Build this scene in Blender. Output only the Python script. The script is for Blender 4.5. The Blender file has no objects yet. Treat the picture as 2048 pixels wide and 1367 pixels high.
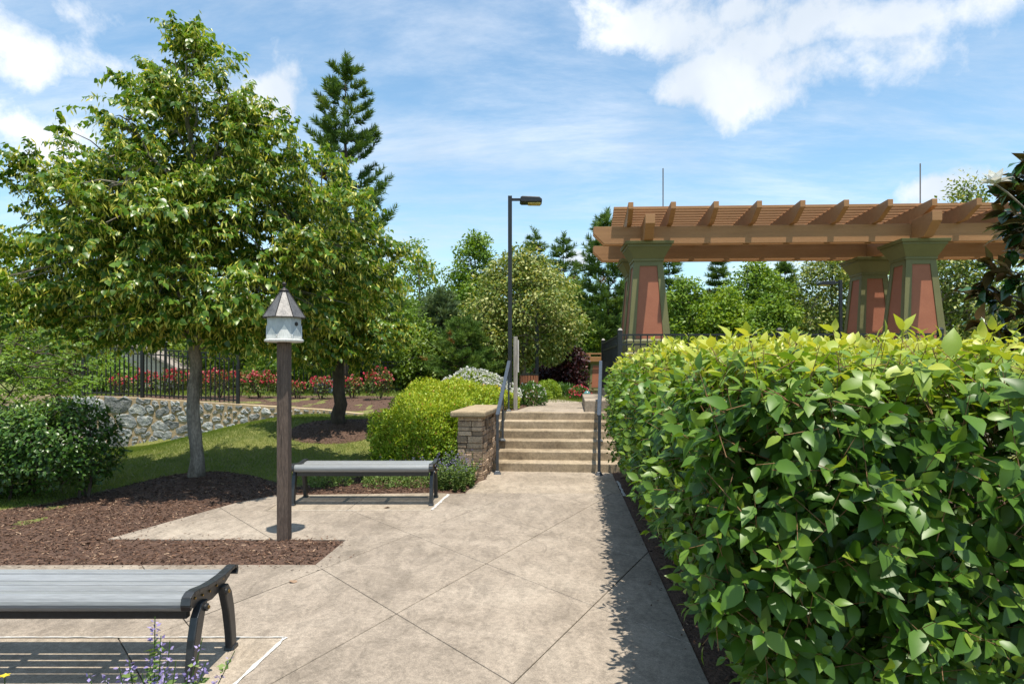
import bpy, bmesh, math, random
import numpy as np
from mathutils import Vector, Matrix

# ------------------------------------------------------------------ camera, sky, sun, exposure
sc = bpy.context.scene
COL = sc.collection
F_PX, EYE, HOR = 1300.0, 1.6, 735.0          # focal length (px of a 2048 wide frame), eye height, horizon row
cam_d = bpy.data.cameras.new('camera'); cam = bpy.data.objects.new('camera', cam_d); COL.objects.link(cam)
cam_d.sensor_width = 36.0; cam_d.lens = 36.0 * F_PX / 2048.0
cam_d.shift_y = (HOR - 683.5) / 2048.0
cam_d.clip_start = 0.05; cam_d.clip_end = 3000
cam.location = (0, 0, EYE); cam.rotation_euler = (math.radians(90), 0, 0)
sc.camera = cam
sc.render.resolution_x = 1024; sc.render.resolution_y = 683

SUN_TO = Vector((0.07, -0.22, 1.0)).normalized()
sun_el = math.asin(SUN_TO.z); sun_az = math.atan2(SUN_TO.x, SUN_TO.y)
sd = bpy.data.lights.new('sun', 'SUN'); sd.energy = 5.0; sd.angle = math.radians(0.5); sd.color = (1.0, 0.93, 0.81)
so = bpy.data.objects.new('sun', sd); COL.objects.link(so)
so.rotation_euler = (-SUN_TO).to_track_quat('-Z', 'Y').to_euler(); so.location = (3, -3, 12)

sc.view_settings.view_transform = 'Standard'
sc.view_settings.look = 'None'
sc.view_settings.exposure = 0.56
sc.view_settings.gamma = 1.0
sc.render.engine = 'CYCLES'
sc.cycles.use_denoising = True
sc.cycles.max_bounces = 8; sc.cycles.diffuse_bounces = 4; sc.cycles.glossy_bounces = 3
sc.cycles.transmission_bounces = 4

world = bpy.data.worlds.new('World'); sc.world = world; world.use_nodes = True
def build_world():
    nt = world.node_tree; N = nt.nodes; L = nt.links; N.clear()
    out = N.new('ShaderNodeOutputWorld'); bg = N.new('ShaderNodeBackground'); L.new(bg.outputs[0], out.inputs[0])
    bg.inputs[1].default_value = 0.15
    sky = N.new('ShaderNodeTexSky'); sky.sky_type = 'NISHITA'; sky.sun_disc = False
    sky.sun_elevation = sun_el; sky.sun_rotation = sun_az
    sky.air_density = 1.0; sky.dust_density = 0.6; sky.ozone_density = 0.7
    tc = N.new('ShaderNodeTexCoord')
    def vm(op, a, b=None):
        n = N.new('ShaderNodeVectorMath'); n.operation = op
        for i, v in enumerate((a, b)):
            if v is None: continue
            if isinstance(v, tuple): n.inputs[i].default_value = v
            else: L.new(v, n.inputs[i])
        return n
    def mm(op, a, b=None, clamp=False):
        n = N.new('ShaderNodeMath'); n.operation = op; n.use_clamp = clamp
        for i, v in enumerate((a, b)):
            if v is None: continue
            if isinstance(v, (int, float)): n.inputs[i].default_value = v
            else: L.new(v, n.inputs[i])
        return n.outputs[0]
    def rng(v, a, b, c=0.0, d=1.0):
        n = N.new('ShaderNodeMapRange'); n.interpolation_type = 'SMOOTHSTEP'
        L.new(v, n.inputs[0])
        for i, q in enumerate((a, b, c, d)): n.inputs[1 + i].default_value = q
        return n.outputs[0]
    d = tc.outputs['Generated']
    sep = N.new('ShaderNodeSeparateXYZ'); L.new(d, sep.inputs[0])
    # a cloud layer seen in perspective
    den = mm('ADD', mm('MAXIMUM', sep.outputs[2], 0.0), 0.22)
    cx = mm('DIVIDE', sep.outputs[0], den); cy = mm('DIVIDE', sep.outputs[1], den)
    comb = N.new('ShaderNodeCombineXYZ'); L.new(cx, comb.inputs[0]); L.new(cy, comb.inputs[1])
    def noise(vec, scale, detail, rough=0.55, dist=0.0):
        n = N.new('ShaderNodeTexNoise'); n.inputs['Scale'].default_value = scale
        n.inputs['Detail'].default_value = detail; n.inputs['Roughness'].default_value = rough
        n.inputs['Distortion'].default_value = dist; L.new(vec, n.inputs['Vector']); return n.outputs[0]
    # thin veil of cirrus, streaked
    mp = N.new('ShaderNodeMapping'); mp.inputs['Rotation'].default_value = (0, 0, 0.9); mp.inputs['Scale'].default_value = (0.55, 1.5, 1)
    L.new(comb.outputs[0], mp.inputs[0])
    veil = rng(noise(mp.outputs[0], 2.1, 12, 0.68, 0.25), 0.34, 0.80, 0.0, 0.66)
    # cumulus: loose noise field plus the heaps in view
    fine = noise(d, 6.0, 15, 0.62, 0.1)
    field = rng(noise(comb.outputs[0], 0.55, 3, 0.5), 0.56, 0.80, 0.0, 0.9)
    heaps = [  # px, py, half width, half height in px of the photograph: directions of the heaps
        (1360, 60, 190, 90), (1420, 160, 170, 75), (1640, 130, 210, 85), (1760, 40, 240, 60), (1480, 20, 170, 60), (1330, 190, 90, 55),
        (90, 120, 300, 140), (150, 30, 120, 80), (40, 250, 220, 110), (530, 190, 100, 75), (240, 130, 130, 60),
        (1890, 370, 110, 40), (1160, 520, 70, 28), (1225, 500, 80, 34), (1280, 60, 150, 80), (1560, 70, 200, 80)]
    acc = None
    for (x, y, a, b) in heaps:
        v = Vector(((x - 1024) / F_PX, 1.0, (HOR - y) / F_PX)); k = v.length; v.normalize()
        s = vm('SUBTRACT', d, tuple(v))
        m = vm('MULTIPLY', s.outputs[0], (F_PX / a * k, F_PX / a * k * 0.6, F_PX / b * k))
        ln = vm('LENGTH', m.outputs[0]).outputs['Value']
        f = mm('SUBTRACT', 1.0, ln)
        acc = f if acc is None else mm('MAXIMUM', acc, f)
    acc = mm('MAXIMUM', acc, -1.0)
    body = mm('ADD', mm('MULTIPLY', acc, 0.55), mm('MULTIPLY', mm('SUBTRACT', fine, 0.5), 2.4))
    cum = rng(body, -0.02, 0.46)
    fld = rng(mm('ADD', mm('MULTIPLY', field, 0.8), mm('MULTIPLY', mm('SUBTRACT', fine, 0.55), 1.6)), 0.30, 0.85, 0.0, 0.8)
    mask = mm('MAXIMUM', mm('MAXIMUM', cum, fld), veil)
    mask = mm('MINIMUM', mask, 0.97)
    shade = rng(noise(d, 3.2, 6, 0.5, 0.2), 0.35, 0.68)
    cr = N.new('ShaderNodeMix'); cr.data_type = 'RGBA'
    L.new(shade, cr.inputs[0]); cr.inputs[6].default_value = (3.5, 3.9, 4.4, 1); cr.inputs[7].default_value = (5.5, 5.6, 5.8, 1)
    mix = N.new('ShaderNodeMix'); mix.data_type = 'RGBA'
    tn = N.new('ShaderNodeMix'); tn.data_type = 'RGBA'; tn.blend_type = 'MULTIPLY'; tn.inputs[0].default_value = 1.0
    L.new(sky.outputs[0], tn.inputs[6]); tn.inputs[7].default_value = (0.88, 1.04, 1.0, 1)
    L.new(mask, mix.inputs[0]); L.new(tn.outputs[2], mix.inputs[6]); L.new(cr.outputs[2], mix.inputs[7])
    L.new(mix.outputs[2], bg.inputs[0])
build_world()

# ------------------------------------------------------------------ helpers
PI = math.pi
def PX(x, Y): return (x - 1024.0) / F_PX * Y            # photograph column -> X at distance Y
def PZ(y, Y): return EYE - (y - HOR) / F_PX * Y         # photograph row -> Z at distance Y

def S(t):
    t = np.clip(t, 0, 1); return t * t * (3 - 2 * t)
def lerp(a, b, t): return a + (b - a) * t

def tag(o, label=None, cat=None, group=None, kind=None):
    if label: o['label'] = label
    if cat: o['category'] = cat
    if group: o['group'] = group
    if kind: o['kind'] = kind
    return o
def empty(name, loc=(0, 0, 0), rz=0.0, label=None, cat=None, group=None, kind=None, parent=None):
    o = bpy.data.objects.new(name, None); COL.objects.link(o); o.location = loc; o.rotation_euler = (0, 0, rz)
    o.empty_display_size = 0.1
    if parent: o.parent = parent
    return tag(o, label, cat, group, kind)
def link(name, me, parent=None, loc=None, rz=None):
    o = bpy.data.objects.new(name, me); COL.objects.link(o)
    if parent: o.parent = parent
    if loc is not None: o.location = loc
    if rz is not None: o.rotation_euler = (0, 0, rz)
    return o

class MB:
    """collects shapes, then builds ONE mesh object"""
    def __init__(s): s.v = []; s.f = []
    def add(s, vs, fs):
        b = len(s.v); s.v += [tuple(p) for p in vs]; s.f += [tuple(i + b for i in f) for f in fs]; return s
    def box(s, x0, x1, y0, y1, z0, z1, sh=0.0):
        vs = [(x + sh * y, y, z) for z in (z0, z1) for y in (y0, y1) for x in (x0, x1)]
        return s.add(vs, [(0, 2, 3, 1), (4, 5, 7, 6), (0, 1, 5, 4), (2, 6, 7, 3), (0, 4, 6, 2), (1, 3, 7, 5)])
    def frustum(s, b, t, z0, z1):      # b, t = (half x, half y) at bottom and top, or 4-tuple x0,x1,y0,y1
        def q(r, z):
            if len(r) == 2: r = (-r[0], r[0], -r[1], r[1])
            return [(r[0], r[2], z), (r[1], r[2], z), (r[1], r[3], z), (r[0], r[3], z)]
        return s.add(q(b, z0) + q(t, z1), [(3, 2, 1, 0), (4, 5, 6, 7)] + [(i, (i + 1) % 4, 4 + (i + 1) % 4, 4 + i) for i in range(4)])
    def prism(s, pts, a0, a1, axis='x', sh=0.0):   # pts polygon in the other two axes
        n = len(pts)
        def P(p, a):
            if axis == 'x': return (a + sh * p[0], p[0], p[1])
            if axis == 'y': return (p[0], a, p[1])
            return (p[0], p[1], a)
        vs = [P(p, a0) for p in pts] + [P(p, a1) for p in pts]
        return s.add(vs, [tuple(range(n))[::-1], tuple(range(n, 2 * n))] + [(i, (i + 1) % n, n + (i + 1) % n, n + i) for i in range(n)])
    def lathe(s, prof, n=16, cx=0, cy=0, a0=0.0):
        vs = []
        for r, z in prof:
            for k in range(n):
                a = a0 + 2 * PI * k / n; vs.append((cx + r * math.cos(a), cy + r * math.sin(a), z))
        fs = []
        for i in range(len(prof) - 1):
            for k in range(n):
                fs.append((i * n + k, i * n + (k + 1) % n, (i + 1) * n + (k + 1) % n, (i + 1) * n + k))
        fs.append(tuple(range(n))[::-1]); fs.append(tuple(range((len(prof) - 1) * n, len(prof) * n)))
        return s.add(vs, fs)
    def tube(s, pts, rad, n=6):
        pts = [Vector(p) for p in pts]; m = len(pts)
        if not hasattr(rad, '__len__'): rad = [rad] * m
        vs = []; ref = Vector((0.13, 0.21, 0.97))
        for i, p in enumerate(pts):
            d = (pts[min(i + 1, m - 1)] - pts[max(i - 1, 0)]).normalized()
            if abs(d.dot(ref)) > 0.97: r0 = Vector((1, 0.1, 0))
            else: r0 = ref
            a = d.cross(r0).normalized(); b = d.cross(a)
            for k in range(n):
                t = 2 * PI * k / n; vs.append(tuple(p + (a * math.cos(t) + b * math.sin(t)) * rad[i]))
        fs = [(i * n + k, i * n + (k + 1) % n, (i + 1) * n + (k + 1) % n, (i + 1) * n + k) for i in range(m - 1) for k in range(n)]
        fs += [tuple(range(n))[::-1], tuple(range((m - 1) * n, m * n))]
        return s.add(vs, fs)
    def bar(s, p, q, w, h):      # rectangular bar from p to q; w sideways, h upwards
        p = Vector(p); q = Vector(q); d = (q - p).normalized()
        up = Vector((0, 0, 1)) if abs(d.z) < 0.95 else Vector((0, 1, 0))
        a = d.cross(up).normalized(); b = a.cross(d)
        vs = [tuple(c + a * (i * w / 2) + b * (j * h / 2)) for c in (p, q) for (i, j) in ((-1, -1), (1, -1), (1, 1), (-1, 1))]
        return s.add(vs, [(3, 2, 1, 0), (4, 5, 6, 7)] + [(i, (i + 1) % 4, 4 + (i + 1) % 4, 4 + i) for i in range(4)])
    def mesh(s, name, mat):
        me = bpy.data.meshes.new(name); me.from_pydata(s.v, [], s.f)
        bm = bmesh.new(); bm.from_mesh(me); bmesh.ops.recalc_face_normals(bm, faces=bm.faces); bm.to_mesh(me); bm.free()
        if mat: me.materials.append(mat)
        return me
    def build(s, name, mat, parent=None, bevel=0.0, smooth=False, seg=2):
        me = s.mesh(name, mat)
        if smooth: me.polygons.foreach_set('use_smooth', [True] * len(me.polygons))
        o = link(name, me, parent)
        if bevel:
            m = o.modifiers.new('bevel', 'BEVEL'); m.width = bevel; m.segments = seg; m.limit_method = 'ANGLE'; m.angle_limit = 0.6
        return o

def np_mesh(name, V, F, mat, parent=None, tint=None, smooth=False):
    """mesh from numpy arrays; every face has the same corner count; tint = one number per face"""
    V = np.asarray(V, np.float32); F = np.asarray(F, np.int32); k = F.shape[1]
    me = bpy.data.meshes.new(name)
    me.vertices.add(len(V)); me.vertices.foreach_set('co', V.ravel())
    me.loops.add(F.size); me.loops.foreach_set('vertex_index', F.ravel())
    me.polygons.add(len(F)); me.polygons.foreach_set('loop_start', np.arange(0, F.size, k, dtype=np.int32))
    me.polygons.foreach_set('loop_total', np.full(len(F), k, np.int32))
    if smooth: me.polygons.foreach_set('use_smooth', np.ones(len(F), bool))
    me.update(calc_edges=True)
    if tint is not None:
        a = me.attributes.new('tint', 'FLOAT', 'FACE'); a.data.foreach_set('value', np.asarray(tint, np.float32))
    if mat: me.materials.append(mat)
    return link(name, me, parent)

def unit(a): return a / np.maximum(np.linalg.norm(a, axis=-1, keepdims=True), 1e-9)
def frames(D, N):
    D = unit(D); X = unit(np.cross(D, N)); Z = np.cross(X, D)
    return np.stack([X, D, Z], axis=1)          # rows: side, along, normal
LEAF2 = (np.array([(0, 0, 0), (-.30, .42, .07), (.30, .42, .07), (0, 1, -.06)]), [(0, 2, 3), (0, 3, 1)])
LEAFN = (np.array([(0, 0, 0), (-.11, .5, .02), (.11, .5, .02), (0, 1, -.04)]), [(0, 2, 3), (0, 3, 1)])
LEAFH = (np.array([(0, 0, 0), (-.36, .12, .05), (.36, .12, .05), (-.38, .45, .10), (.38, .45, .10), (0, 1, -.10), (0, .45, 0)]),
         [(0, 2, 6), (2, 4, 6), (4, 5, 6), (5, 3, 6), (3, 1, 6), (1, 0, 6)])
LEAFO = (np.array([(0, 0, 0), (-.15, .10, .02), (.15, .10, .02), (-.28, .34, .06), (.28, .34, .06), (-.235, .62, .035), (.235, .62, .035),
                   (0, 1.04, -.16), (0, .34, .01), (0, .64, -.03)]),
         [(0, 2, 8), (2, 4, 8), (4, 6, 9), (4, 9, 8), (6, 7, 9), (0, 8, 1), (1, 8, 3), (3, 9, 5), (3, 8, 9), (5, 9, 7)])
BRACT = (np.array([(0, 0, 0), (-.12, .5, .02), (.12, .5, .02), (0, 1, -.04)]), [(0, 2, 3), (0, 3, 1)])
NEEDLE = (np.array([(-.05, 0, 0), (.05, 0, 0), (0, 1, 0)]), [(0, 1, 2)])
def leaves_vf(T, P, D, N, size, wide=None):
    tv, tf = T; tf = np.array(tf)
    R = frames(D, N); n = len(P); k = len(tv)
    t = np.repeat(tv[None], n, 0).astype(float)
    if wide is not None: t[:, :, 0] *= np.asarray(wide)[:, None]
    V = np.einsum('nkj,nji->nki', t * np.asarray(size)[:, None, None], R) + P[:, None, :]
    Fc = (tf[None] + (np.arange(n) * k)[:, None, None]).reshape(-1, tf.shape[1])
    return V.reshape(-1, 3), Fc, len(tf)
def leaf_obj(name, parts, mat, parent, kind='stuff', smooth=False):
    """parts: list of (T, P, D, N, size, tint)"""
    VV, FF, TT = [], [], []; off = 0
    for (T, P, D, N, size, tint) in parts:
        if len(P) == 0: continue
        V, Fc, m = leaves_vf(T, P, D, N, size)
        VV.append(V); FF.append(Fc + off); TT.append(np.repeat(tint, m)); off += len(V)
    o = np_mesh(name, np.concatenate(VV), np.concatenate(FF), mat, parent, np.concatenate(TT), smooth)
    if kind: o['kind'] = kind
    return o

# ------------------------------------------------------------------ materials
def new_mat(name):
    m = bpy.data.materials.new(name); m.use_nodes = True
    nt = m.node_tree; return m, nt, nt.nodes, nt.links, nt.nodes['Principled BSDF']
def ramp(N, stops):
    r = N.new('ShaderNodeValToRGB'); e = r.color_ramp.elements
    e[0].position = stops[0][0]; e[0].color = (*stops[0][1], 1)
    e[1].position = stops[-1][0]; e[1].color = (*stops[-1][1], 1)
    for p, c in stops[1:-1]:
        q = e.new(p); q.color = (*c, 1)
    return r
def pm(name, c1, c2, scale=8, rough=0.7, bump=0.1, detail=6, stretch=(1, 1, 1), metal=0.0, spec=0.4, bscale=None, rnd=0.0, c3=None, bdist=0.01, fine=None):
    """noise-coloured principled material in object space; rnd = value change from object to object"""
    m, nt, N, L, b = new_mat(name)
    tc = N.new('ShaderNodeTexCoord'); mp = N.new('ShaderNodeMapping'); mp.inputs['Scale'].default_value = stretch
    L.new(tc.outputs['Object'], mp.inputs[0])
    oi = N.new('ShaderNodeObjectInfo')
    sh = N.new('ShaderNodeVectorMath'); sh.operation = 'MULTIPLY_ADD'; L.new(oi.outputs['Random'], sh.inputs[0]); sh.inputs[1].default_value = (17, 31, 23); L.new(mp.outputs[0], sh.inputs[2])
    nz = N.new('ShaderNodeTexNoise'); nz.inputs['Scale'].default_value = scale; nz.inputs['Detail'].default_value = detail; nz.inputs['Roughness'].default_value = 0.6
    L.new(sh.outputs[0], nz.inputs['Vector'])
    st = [(0.3, c1), (0.7, c2)] if c3 is None else [(0.28, c1), (0.5, c2), (0.72, c3)]
    r = ramp(N, st); L.new(nz.outputs[0], r.inputs[0]); col = r.outputs[0]
    if fine:
        n3 = N.new('ShaderNodeTexNoise'); n3.inputs['Scale'].default_value = fine[0]; n3.inputs['Detail'].default_value = 4; L.new(sh.outputs[0], n3.inputs['Vector'])
        r3 = ramp(N, [(0.35, (1 - fine[1],) * 3), (0.65, (1 + fine[1] * 0.6,) * 3)]); L.new(n3.outputs[0], r3.inputs[0])
        x = N.new('ShaderNodeMix'); x.data_type = 'RGBA'; x.blend_type = 'MULTIPLY'; x.inputs[0].default_value = 1
        L.new(col, x.inputs[6]); L.new(r3.outputs[0], x.inputs[7]); col = x.outputs[2]
    if rnd:
        hv = N.new('ShaderNodeHueSaturation'); mr = N.new('ShaderNodeMapRange'); mr.inputs[3].default_value = 1 - rnd; mr.inputs[4].default_value = 1 + rnd
        L.new(oi.outputs['Random'], mr.inputs[0]); L.new(mr.outputs[0], hv.inputs['Value']); L.new(col, hv.inputs['Color']); col = hv.outputs[0]
    L.new(col, b.inputs['Base Color'])
    b.inputs['Roughness'].default_value = rough; b.inputs['Metallic'].default_value = metal; b.inputs['Specular IOR Level'].default_value = spec
    if bump:
        n2 = N.new('ShaderNodeTexNoise'); n2.inputs['Scale'].default_value = bscale or scale * 4; n2.inputs['Detail'].default_value = 6
        L.new(sh.outputs[0], n2.inputs['Vector'])
        bp = N.new('ShaderNodeBump'); bp.inputs['Strength'].default_value = bump; bp.inputs['Distance'].default_value = bdist
        L.new(n2.outputs[0], bp.inputs['Height']); L.new(bp.outputs[0], b.inputs['Normal'])
    return m
def leaf_mat(name, stops, trans=0.3, rough=0.45, spec=0.35, back=None, tcol=(1.25, 1.15, 0.5)):
    m, nt, N, L, b = new_mat(name)
    at = N.new('ShaderNodeAttribute'); at.attribute_name = 'tint'
    r = ramp(N, stops); L.new(at.outputs['Fac'], r.inputs[0]); col = r.outputs[0]
    if back:
        ge = N.new('ShaderNodeNewGeometry'); x = N.new('ShaderNodeMix'); x.data_type = 'RGBA'
        L.new(ge.outputs['Backfacing'], x.inputs[0]); L.new(col, x.inputs[6]); x.inputs[7].default_value = (*back, 1); col = x.outputs[2]
    L.new(col, b.inputs['Base Color']); b.inputs['Roughness'].default_value = rough; b.inputs['Specular IOR Level'].default_value = spec
    tr = N.new('ShaderNodeBsdfTranslucent')
    x = N.new('ShaderNodeMix'); x.data_type = 'RGBA'; x.blend_type = 'MULTIPLY'; x.inputs[0].default_value = 1
    L.new(col, x.inputs[6]); x.inputs[7].default_value = (*tcol, 1); L.new(x.outputs[2], tr.inputs[0])
    ms = N.new('ShaderNodeMixShader'); ms.inputs[0].default_value = trans
    L.new(b.outputs[0], ms.inputs[1]); L.new(tr.outputs[0], ms.inputs[2])
    L.new(ms.outputs[0], N['Material Output'].inputs[0])
    return m

def concrete_mat(name, base, dark, pale, rnd=0.05):
    m, nt, N, L, b = new_mat(name)
    ge = N.new('ShaderNodeNewGeometry'); oi = N.new('ShaderNodeObjectInfo')
    def nz(scale, detail, rough=0.6, dist=0.0, st=(1, 1, 1)):
        mp = N.new('ShaderNodeMapping'); mp.inputs['Scale'].default_value = st; mp.inputs['Rotation'].default_value = (0, 0, 0.5)
        L.new(ge.outputs['Position'], mp.inputs[0])
        n = N.new('ShaderNodeTexNoise'); n.inputs['Scale'].default_value = scale; n.inputs['Detail'].default_value = detail
        n.inputs['Roughness'].default_value = rough; n.inputs['Distortion'].default_value = dist; L.new(mp.outputs[0], n.inputs['Vector']); return n.outputs[0]
    r = ramp(N, [(0.36, dark), (0.50, base), (0.66, pale)]); L.new(nz(0.8, 9, 0.70, 0.5), r.inputs[0])
    def mul(c, fac, lo, hi, a, bb):
        rr = ramp(N, [(a, (lo,) * 3), (bb, (hi,) * 3)]); L.new(fac, rr.inputs[0])
        x = N.new('ShaderNodeMix'); x.data_type = 'RGBA'; x.blend_type = 'MULTIPLY'; x.inputs[0].default_value = 1
        L.new(c, x.inputs[6]); L.new(rr.outputs[0], x.inputs[7]); return x.outputs[2]
    c = mul(r.outputs[0], nz(28, 5, 0.7), 0.80, 1.14, 0.36, 0.64)
    c = mul(c, nz(120, 3, 0.6), 0.78, 1.14, 0.36, 0.62)
    c = mul(c, nz(7.0, 7, 0.75, 0.8, (1, 0.45, 1)), 0.76, 1.08, 0.36, 0.56)
    c = mul(c, nz(330, 2, 0.5), 0.55, 1.0, 0.26, 0.36)
    # pale worn scuffs: arcs where the noise crosses a level
    lv = nz(0.55, 1.5, 0.4, 1.2)
    d1 = N.new('ShaderNodeMath'); d1.operation = 'SUBTRACT'; L.new(lv, d1.inputs[0]); d1.inputs[1].default_value = 0.5
    d2 = N.new('ShaderNodeMath'); d2.operation = 'ABSOLUTE'; L.new(d1.outputs[0], d2.inputs[0])
    c = mul(c, d2.outputs[0], 1.10, 1.0, 0.0015, 0.005)
    hv = N.new('ShaderNodeHueSaturation'); mr = N.new('ShaderNodeMapRange'); mr.inputs[3].default_value = 1 - rnd; mr.inputs[4].default_value = 1 + rnd
    L.new(oi.outputs['Random'], mr.inputs[0]); L.new(mr.outputs[0], hv.inputs['Value']); L.new(c, hv.inputs['Color'])
    L.new(hv.outputs[0], b.inputs['Base Color']); b.inputs['Roughness'].default_value = 0.88; b.inputs['Specular IOR Level'].default_value = 0.25
    bp = N.new('ShaderNodeBump'); bp.inputs['Strength'].default_value = 0.35; bp.inputs['Distance'].default_value = 0.004
    L.new(nz(150, 4, 0.7), bp.inputs['Height']); L.new(bp.outputs[0], b.inputs['Normal'])
    return m

M = {}
M['concrete'] = concrete_mat('concrete', (.272, .229, .186), (.205, .171, .137), (.325, .278, .228))
M['concrete_pale'] = concrete_mat('concrete_pale', (.30, .25, .195), (.23, .19, .145), (.35, .295, .235), 0.03)
M['step'] = concrete_mat('step_concrete', (.32, .255, .175), (.21, .16, .105), (.37, .30, .22), 0.03)
M['caulk'] = pm('caulk', (.36, .35, .33), (.62, .61, .59), 30, 0.7, 0.3)
M['earth'] = pm('earth', (.03, .02, .013), (.07, .045, .03), 10, 0.95, 0.4)
M['ground'] = pm('ground_turf', (.065, .09, .018), (.16, .165, .045), 1.3, 0.95, 0.5, c3=(.085, .11, .025), fine=(40, .35))
M['mulch'] = pm('mulch', (.022, .013, .009), (.105, .060, .041), 26, 0.95, 1.0, bscale=60, bdist=0.02, c3=(.055, .031, .021))
M['grass'] = leaf_mat('grass_blade', [(0, (.07, .135, .014)), (.5, (.17, .24, .03)), (.85, (.29, .31, .06)), (1, (.44, .39, .13))], 0.3, 0.5)
M['chip'] = leaf_mat('wood_chip', [(0, (.030, .017, .012)), (.5, (.088, .046, .029)), (.85, (.17, .098, .064)), (1, (.32, .225, .155))], 0.0, 0.9, 0.2)
M['bark'] = pm('bark_grey', (.10, .085, .068), (.33, .295, .245), 9, 0.95, 0.9, stretch=(1, 1, .35), bscale=30, bdist=0.02, fine=(60, .3))
M['bark_dark'] = pm('bark_dark', (.035, .027, .02), (.11, .085, .065), 9, 0.95, 0.9, stretch=(1, 1, .35), bscale=30, bdist=0.02)
M['twig'] = pm('twig_red', (.12, .075, .03), (.24, .13, .06), 20, 0.8, 0.1)
M['linden'] = leaf_mat('linden_leaf', [(0, (.045, .105, .012)), (.4, (.095, .195, .021)), (.75, (.18, .285, .036)), (.84, (.25, .335, .046)), (.87, (.48, .50, .08)), (1, (.64, .61, .13))], 0.42, 0.36, 0.5)
M['hedge'] = leaf_mat('hedge_leaf', [(0, (.028, .085, .009)), (.35, (.085, .185, .018)), (.65, (.17, .275, .028)), (.85, (.32, .39, .045)), (1, (.46, .48, .07))], 0.36, 0.42, 0.5)
M['shrub_dark'] = leaf_mat('dark_shrub_leaf', [(0, (.028, .08, .012)), (.6, (.075, .165, .024)), (1, (.17, .27, .045))], 0.34, 0.34, 0.5)
M['azalea'] = leaf_mat('azalea_leaf', [(0, (.09, .18, .013)), (.35, (.21, .33, .02)), (.75, (.37, .46, .04)), (.95, (.48, .53, .06)), (1, (.50, .28, .07))], 0.32, 0.45)
M['maple'] = leaf_mat('maple_leaf', [(0, (.065, .14, .017)), (.5, (.16, .27, .03)), (1, (.31, .41, .06))], 0.38, 0.45)
M['lime'] = leaf_mat('lime_leaf', [(0, (.10, .20, .018)), (.5, (.20, .31, .027)), (1, (.33, .42, .06))], 0.38, 0.45)
M['deep'] = leaf_mat('deep_leaf', [(0, (.05, .11, .014)), (.5, (.13, .21, .024)), (1, (.25, .33, .05))], 0.38, 0.45)
M['pale_linden'] = leaf_mat('flowering_linden_leaf', [(0, (.07, .125, .02)), (.5, (.15, .215, .04)), (.7, (.24, .29, .07)), (.78, (.36, .38, .11)), (1, (.46, .46, .17))], 0.3, 0.5)
M['conifer'] = leaf_mat('conifer_needle', [(0, (.035, .085, .02)), (.5, (.09, .165, .032)), (.9, (.17, .25, .045)), (1, (.20, .11, .035))], 0.25, 0.6, 0.2)
M['pine'] = leaf_mat('pine_needle', [(0, (.05, .09, .04)), (.5, (.11, .165, .075)), (1, (.18, .24, .11))], 0.25, 0.6, 0.2)
M['plum'] = leaf_mat('plum_leaf', [(0, (.022, .006, .010)), (.6, (.06, .015, .02)), (1, (.14, .04, .04))], 0.25, 0.45)
M['rose_leaf'] = leaf_mat('rose_leaf', [(0, (.05, .10, .018)), (.5, (.12, .19, .035)), (.72, (.22, .14, .05)), (1, (.34, .10, .05))], 0.25, 0.45)
M['petal_red'] = leaf_mat('rose_petal', [(0, (.42, .03, .06)), (.6, (.66, .08, .13)), (1, (.78, .26, .28))], 0.25, 0.6, 0.2, tcol=(1, .8, .8))
M['petal_white'] = leaf_mat('white_petal', [(0, (.62, .62, .60)), (1, (.82, .82, .80))], 0.25, 0.6, 0.2, tcol=(1, 1, 1))
M['petal_yellow'] = leaf_mat('yellow_petal', [(0, (.55, .42, .03)), (1, (.75, .62, .06))], 0.3, 0.6, 0.2)
M['petal_violet'] = leaf_mat('violet_petal', [(0, (.18, .14, .34)), (.6, (.30, .25, .50)), (1, (.45, .38, .58))], 0.25, 0.6, 0.2, tcol=(1, 1, 1))
M['mint'] = leaf_mat('mint_leaf', [(0, (.07, .13, .03)), (.6, (.15, .23, .06)), (1, (.26, .33, .12))], 0.3, 0.6, 0.2)
M['magnolia'] = leaf_mat('magnolia_leaf', [(0, (.012, .045, .010)), (.7, (.03, .085, .015)), (.9, (.10, .14, .02)), (1, (.22, .20, .03))], 0.08, 0.22, 0.6, back=(.085, .055, .02))
M['black'] = pm('black_metal', (.009, .010, .012), (.017, .019, .022), 30, 0.42, 0.05, spec=0.5, fine=(200, .2))
M['casting'] = pm('black_casting', (.012, .013, .015), (.026, .028, .032), 40, 0.38, 0.15, spec=0.6, bscale=220, bdist=0.002)
M['rail_paint'] = pm('rail_paint', (.022, .028, .038), (.045, .055, .07), 20, 0.32, 0.05, spec=0.6)
M['bench_board'] = pm('bench_board', (.19, .20, .21), (.26, .27, .28), 6, 0.30, 0.12, stretch=(.12, 3, 3), spec=0.5, bscale=120, bdist=0.002, fine=(90, .18))
M['brass'] = pm('brass', (.35, .22, .08), (.5, .33, .12), 20, 0.4, 0, metal=1.0)
M['post_wood'] = pm('weathered_post', (.03, .021, .016), (.135, .098, .078), 5, 0.9, 0.8, stretch=(9, 9, .5), bscale=22, bdist=0.012, c3=(.072, .05, .039), fine=(45, .4))
M['grey_wood'] = pm('grey_wood', (.16, .14, .12), (.40, .37, .33), 5, 0.9, 0.6, stretch=(9, 9, .5), bscale=22, bdist=0.008)
M['white_paint'] = pm('white_paint', (.58, .58, .56), (.74, .74, .72), 5, 0.5, 0.1, fine=(40, .10), stretch=(2, 2, .6))
M['shaded_white'] = pm('white_paint_shaded', (.34, .37, .39), (.44, .47, .49), 5, 0.5, 0.1, fine=(40, .08), stretch=(2, 2, .6))  # birdhouse wall: shade under the eaves put into the colour as blue-grey
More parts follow.
